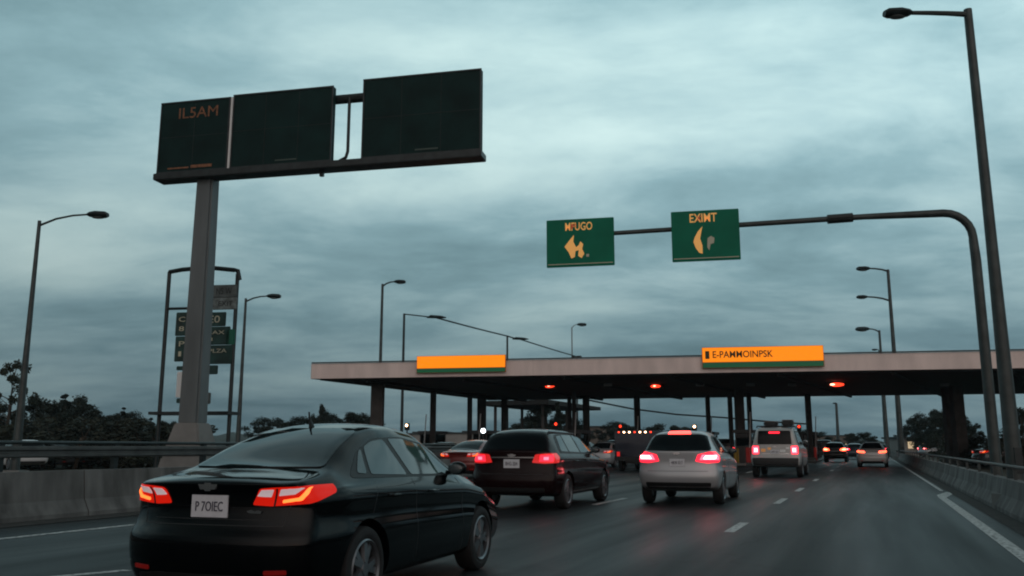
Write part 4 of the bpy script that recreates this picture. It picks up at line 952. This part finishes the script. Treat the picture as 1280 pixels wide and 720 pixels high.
TG = 'dark tree line beyond the left guard rail'
tree('sparse', 10, 62, 448, 'tall thin leaved tree at the far left edge, sky showing through it', group=None, wide=.95)
lft = [(-14, 66, 492), (22, 60, 500), (44, 70, 492), (60, 62, 494), (78, 66, 486), (92, 72, 490), (104, 64, 500), (117, 70, 505), (128, 66, 514), (141, 74, 511), (153, 70, 503), (163, 76, 510), (176, 70, 518), (188, 78, 516), (200, 72, 520), (212, 80, 521), (228, 84, 524)]
for i, (px, z, ty) in enumerate(lft):
    k = 'broad' if i % 3 != 1 else 'spire'; ty += 5
    tree(k, px, z, ty, 'dark tree in the dense row beyond the left guard rail', group=TG, wide=1.3 if k == 'broad' else 1.6)
sg = 'low scrub behind the left guard rail'
for i, px in enumerate(range(-20, 250, 13)):
    tree('shrub', px, 52+rnd.uniform(-3, 6), 533+rnd.uniform(-7, 6), 'low scrubby bush at the foot of the dark tree row', group=sg, wide=2.0, cat='bush')
tree('broad', 398, 88, 504, 'small lone round headed tree standing taller than its row above the black saloon', wide=.62)
for i, (px, ty, z) in enumerate(((375, 520, 90), (410, 517, 92), (432, 514, 90), (447, 516, 94), (350, 523, 100), (330, 522, 110), (455, 520, 96))):
    tree('broad', px, z, ty, 'rounded dark tree behind the roof of the black saloon', group='trees between the sign mast and the canopy', wide=1.7)
tree('broad', 684, 96, 502, 'spreading bushy tree rising above the maroon estate car, under the canopy', wide=1.3)
tree('spire', 697, 90, 500, 'thin upright tree standing beside the bushy tree above the maroon estate', wide=1.3)
for px, ty in ((662, 520), (706, 518), (770, 527), (782, 529), (650, 528), (820, 530), (838, 531), (860, 533), (985, 535), (1003, 537), (1024, 540), (1060, 541), (1080, 540)):
    tree('broad', px, 118+rnd.uniform(-12, 18), ty, 'far dark tree on the skyline seen beneath the canopy', group='far trees beneath the canopy', wide=2.0)
for px, ty, z in ((1141, 522, 135), (1150, 517, 120), (1165, 511, 105), (1178, 514, 100), (1208, 519, 90), (1130, 534, 190), (1213, 530, 84)):
    tree('broad', px, z, ty, 'dark tree beyond the right barrier and the thick columns', group='trees beyond the right barrier', wide=1.25)
tree('broad', 1278, 42, 508, 'dark tree at the right edge of the view behind the tall lamp post', wide=.9)
for i, px in enumerate(range(1125, 1300, 12)):
    z = max(rnd.uniform(46, 60), min(230, depth_at_X(px, 6.5)))
    tree('shrub', px, z, 545+rnd.uniform(-6, 6), 'scrubby bush beyond the right barrier', group='scrub beyond the right barrier', wide=1.7, cat='bush')
# far hills
hm = MB(); pts = []
N_ = 90
for k in range(N_):
    px = -200+k*1700/N_; z = 420; hgt = (541 if px < 850 else 553)+.7*6*math.sin(k*.35)+4*math.sin(k*.9+1)+3*math.sin(k*2.1); pts.append((B(px, 540, z), max(1.5, W(px, hgt, z).z), B(px, 540, 560)))
for (a, h, c) in pts: k = len(hm.v); hm.v += [Vector((a.x, a.y, -1)), Vector(((a.x*1.6+c.x*.4)/2, (a.y*1.6+c.y*.4)/2, h*.6)), Vector(((a.x+c.x)/2, (a.y+c.y)/2, h)), Vector((c.x, c.y, -1))]
for k in range(N_-1):
    for j in range(3): hm.f.append((k*4+j, (k+1)*4+j, (k+1)*4+j+1, k*4+j+1))
struct('hills', hm, mat('scrubby hillside', (.03, .035, .028), .95, 0, .5, .04), smooth=60)
# far buildings with some lit windows
M_bw = mat('pale rendered wall', (.26, .26, .25), .8, 0, .2, .3); M_br = mat('brown rendered wall', (.14, .12, .10), .8, 0, .2, .3)
M_win = mat('unlit window', (.02, .025, .03), .2); M_lit = mat('lit window', (.8, .7, .5), .4, emit=(1, .75, .45), es=.5)
blds = [(512, 150, 20, 543, M_bw, 'low pale building left of the second canopy column'), (538, 165, 14, 541, M_br, 'brown low building far off behind the grey estate car'), (567, 155, 22, 542, M_bw, 'pale two storey building far off above the dull red saloon'), (600, 170, 14, 540, M_br, 'brown building far off behind the maroon estate car'),
        (745, 160, 26, 534, M_br, 'long brown building beyond the silver saloon car'), (815, 190, 16, 540, M_bw, 'pale far building just left of the silver hatchback'), (1040, 210, 22, 545, M_br, 'far brown building at the end of the road'), (1160, 120, 16, 548, M_bw, 'pale building beyond the trees on the right')]
for px, z, w, ty, m, lab in blds:
    p = B(px, 545, z); h = W(px, ty, z).z; t = thing('building', lab, 'building', p, YAW+R(rnd.uniform(-8, 8)))
    MB().box((0, 3, h/2), (w*.45, 6, h)).obj('wall', m, t); MB().box((0, 3, h+.1), (w*.45+.5, 6.5, .25)).obj('roof', M_dsteel, t)
    n = int(w*.45/1.7)
    for k in range(n):
        for r__ in range(1 if h < 4.3 else 2):
            MB().box(((k-(n-1)/2)*1.6, -.03, 1.4+r__*2.2), (.8, .06, .9)).obj('window', M_lit if rnd.random() < .4 else M_win, t)
# low bright lamp by the estate
for px, py, z, lab in ((604, 538.5, 60, 'bright white lamp on a short post left of the maroon estate roof'), (776, 532, 90, 'pale round lamp on a post left of the silver hatchback')):
    p = B(px, 540, z); t = thing('post_lamp', lab, 'lamp', p); zt = W(px, py, z).z
    MB().tube([(0, 0, 0), (0, 0, zt-.1)], .05, 6).obj('post', M_dsteel, t); MB().ell((0, 0, zt), (.16, .16, .16), 12, 8).obj('lamp_globe', M_cool if px < 700 else M_white, t)
# ------------------------------------------------------------------ world
w = bpy.data.worlds.new('World'); scene.world = w; w.use_nodes = True; nt = w.node_tree; N = nt.nodes; Lk = nt.links
bg_ = N['Background']; out = N['World Output']
SUN_EL, SUN_AZ = R(6), R(150)
sky = N.new('ShaderNodeTexSky'); sky.sky_type = 'NISHITA'; sky.sun_disc = False; sky.sun_elevation = SUN_EL; sky.sun_rotation = SUN_AZ; sky.air_density = 1.5; sky.dust_density = 2
bgs = N.new('ShaderNodeBackground'); bgs.inputs['Strength'].default_value = .05; Lk.new(sky.outputs['Color'], bgs.inputs['Color'])
tc = N.new('ShaderNodeTexCoord'); sep = N.new('ShaderNodeSeparateXYZ'); Lk.new(tc.outputs['Generated'], sep.inputs[0])
def math_(op, a, b_=None, clamp=False):
    n = N.new('ShaderNodeMath'); n.operation = op; n.use_clamp = clamp
    for i, v in enumerate((a, b_)):
        if v is None: continue
        if isinstance(v, (int, float)): n.inputs[i].default_value = v
        else: Lk.new(v, n.inputs[i])
    return n.outputs[0]
zc = math_('MAXIMUM', sep.outputs['Z'], 0.0); den = math_('ADD', zc, .17)
# heading aligned components
fx = math_('ADD', math_('MULTIPLY', sep.outputs['X'], math.cos(YAW)), math_('MULTIPLY', sep.outputs['Y'], math.sin(YAW)))
fy = math_('ADD', math_('MULTIPLY', sep.outputs['X'], -math.sin(YAW)), math_('MULTIPLY', sep.outputs['Y'], math.cos(YAW)))
cv = N.new('ShaderNodeCombineXYZ'); Lk.new(math_('DIVIDE', fx, den), cv.inputs[0]); Lk.new(math_('DIVIDE', fy, den), cv.inputs[1])
def noise(scl, sx, sy, det, rough, seed, dist=0, rot=0):
    mp = N.new('ShaderNodeMapping'); mp.inputs['Scale'].default_value = (sx, sy, 1); mp.inputs['Location'].default_value = (seed, seed*.7, seed); mp.inputs['Rotation'].default_value = (0, 0, rot); Lk.new(cv.outputs[0], mp.inputs['Vector'])
    n = N.new('ShaderNodeTexNoise'); n.inputs['Scale'].default_value = scl; n.inputs['Detail'].default_value = det; n.inputs['Roughness'].default_value = rough; n.inputs['Distortion'].default_value = dist; Lk.new(mp.outputs[0], n.inputs['Vector']); return n.outputs['Fac']
big = noise(.85, .75, 1.0, 3, .5, 5.4, .4, R(18)); mid = noise(1.5, .7, 1.0, 9, .6, 8.3, .35, R(20)); sml = noise(4.2, .7, 1.05, 8, .62, 2.3, .3, R(14))
cl = math_('ADD', math_('ADD', math_('MULTIPLY', big, .46), math_('MULTIPLY', mid, .40)), math_('MULTIPLY', sml, .14))
def ramp(v, els):
    r = N.new('ShaderNodeValToRGB'); cr = r.color_ramp
    while len(cr.elements) < len(els): cr.elements.new(.5)
    for e_, (p, c) in zip(cr.elements, els): e_.position = p; e_.color = (*c, 1)
    Lk.new(v, r.inputs['Fac']); return r.outputs['Color']
grad = ramp(sep.outputs['Z'], [(0, (.112, .180, .210)), (.09, (.185, .292, .330)), (.20, (.33, .49, .525)), (.34, (.480, .700, .735)), (.50, (.53, .775, .805)), (.60, (.36, .52, .55)), (.85, (.12, .185, .20))])  # top stops darken the unseen zenith so the ground gets less light
shade = ramp(cl, [(.38, (.46, .54, .58)), (.455, (.68, .75, .79)), (.51, (.98, .98, .99)), (.58, (1.34, 1.24, 1.19)), (.66, (1.62, 1.43, 1.34))])
front = N.new('ShaderNodeMapRange'); front.inputs['From Min'].default_value = -.35; front.inputs['From Max'].default_value = .35; front.inputs['To Min'].default_value = .21; front.interpolation_type = 'SMOOTHSTEP'; Lk.new(fy, front.inputs['Value'])  # dims the unseen sky behind the camera to darken the ground
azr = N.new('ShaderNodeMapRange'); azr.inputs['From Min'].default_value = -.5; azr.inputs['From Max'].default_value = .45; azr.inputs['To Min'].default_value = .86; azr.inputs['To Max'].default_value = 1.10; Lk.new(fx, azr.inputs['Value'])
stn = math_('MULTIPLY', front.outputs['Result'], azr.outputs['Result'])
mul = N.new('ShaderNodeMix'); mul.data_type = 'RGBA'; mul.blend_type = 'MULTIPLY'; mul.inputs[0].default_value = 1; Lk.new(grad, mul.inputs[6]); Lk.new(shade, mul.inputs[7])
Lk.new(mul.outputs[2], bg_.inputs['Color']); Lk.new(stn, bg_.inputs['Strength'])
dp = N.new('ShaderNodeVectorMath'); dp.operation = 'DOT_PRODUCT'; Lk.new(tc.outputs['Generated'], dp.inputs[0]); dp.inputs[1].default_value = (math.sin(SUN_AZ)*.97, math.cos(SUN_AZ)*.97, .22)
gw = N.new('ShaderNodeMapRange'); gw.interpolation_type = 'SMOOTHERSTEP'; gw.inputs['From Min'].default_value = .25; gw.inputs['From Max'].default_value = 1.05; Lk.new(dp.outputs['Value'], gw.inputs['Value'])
bgw = N.new('ShaderNodeBackground'); bgw.inputs['Color'].default_value = (.60, .50, .47, 1); Lk.new(math_('MULTIPLY', gw.outputs['Result'], 1.15), bgw.inputs['Strength'])  # warm glow added to the unseen sky behind, lights fascia and car rears
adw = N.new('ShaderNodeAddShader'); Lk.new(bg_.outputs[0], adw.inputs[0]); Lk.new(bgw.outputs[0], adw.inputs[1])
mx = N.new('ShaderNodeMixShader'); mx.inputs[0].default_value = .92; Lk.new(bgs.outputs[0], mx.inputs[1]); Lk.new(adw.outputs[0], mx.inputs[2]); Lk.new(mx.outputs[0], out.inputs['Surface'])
sl = bpy.data.lights.new('sun', 'SUN'); sl.energy = .05; sl.angle = R(60); sl.color = (1, .80, .70); so = bpy.data.objects.new('sun', sl); COL.objects.link(so)
sd = Vector((math.sin(SUN_AZ)*math.cos(SUN_EL), math.cos(SUN_AZ)*math.cos(SUN_EL), math.sin(SUN_EL)))
so.rotation_euler = (-sd).to_track_quat('-Z', 'Y').to_euler()
hz = MB().box((10, 240, 15), (900, 620, 33)); hzm = bpy.data.materials.new('evening haze'); hzm.use_nodes = True; hn = hzm.node_tree
for n_ in list(hn.nodes):
    if n_.type == 'BSDF_PRINCIPLED': hn.nodes.remove(n_)
pv = hn.nodes.new('ShaderNodeVolumePrincipled'); pv.inputs['Color'].default_value = (.72, .86, .9, 1); pv.inputs['Density'].default_value = .00028; pv.inputs['Anisotropy'].default_value = .5
hn.links.new(pv.outputs['Volume'], [n_ for n_ in hn.nodes if n_.type == 'OUTPUT_MATERIAL'][0].inputs['Volume'])
tag(hz.obj('haze', hzm, smooth=0), kind='stuff')
scene.view_settings.view_transform = 'Standard'; scene.view_settings.look = 'None'; scene.view_settings.exposure = 0; scene.view_settings.gamma = 1; scene.view_settings.use_curve_mapping = False
scene.cycles.use_denoising = True; scene.cycles.filter_width = 2.0; scene.cycles.max_bounces = 6; scene.cycles.sample_clamp_indirect = 4
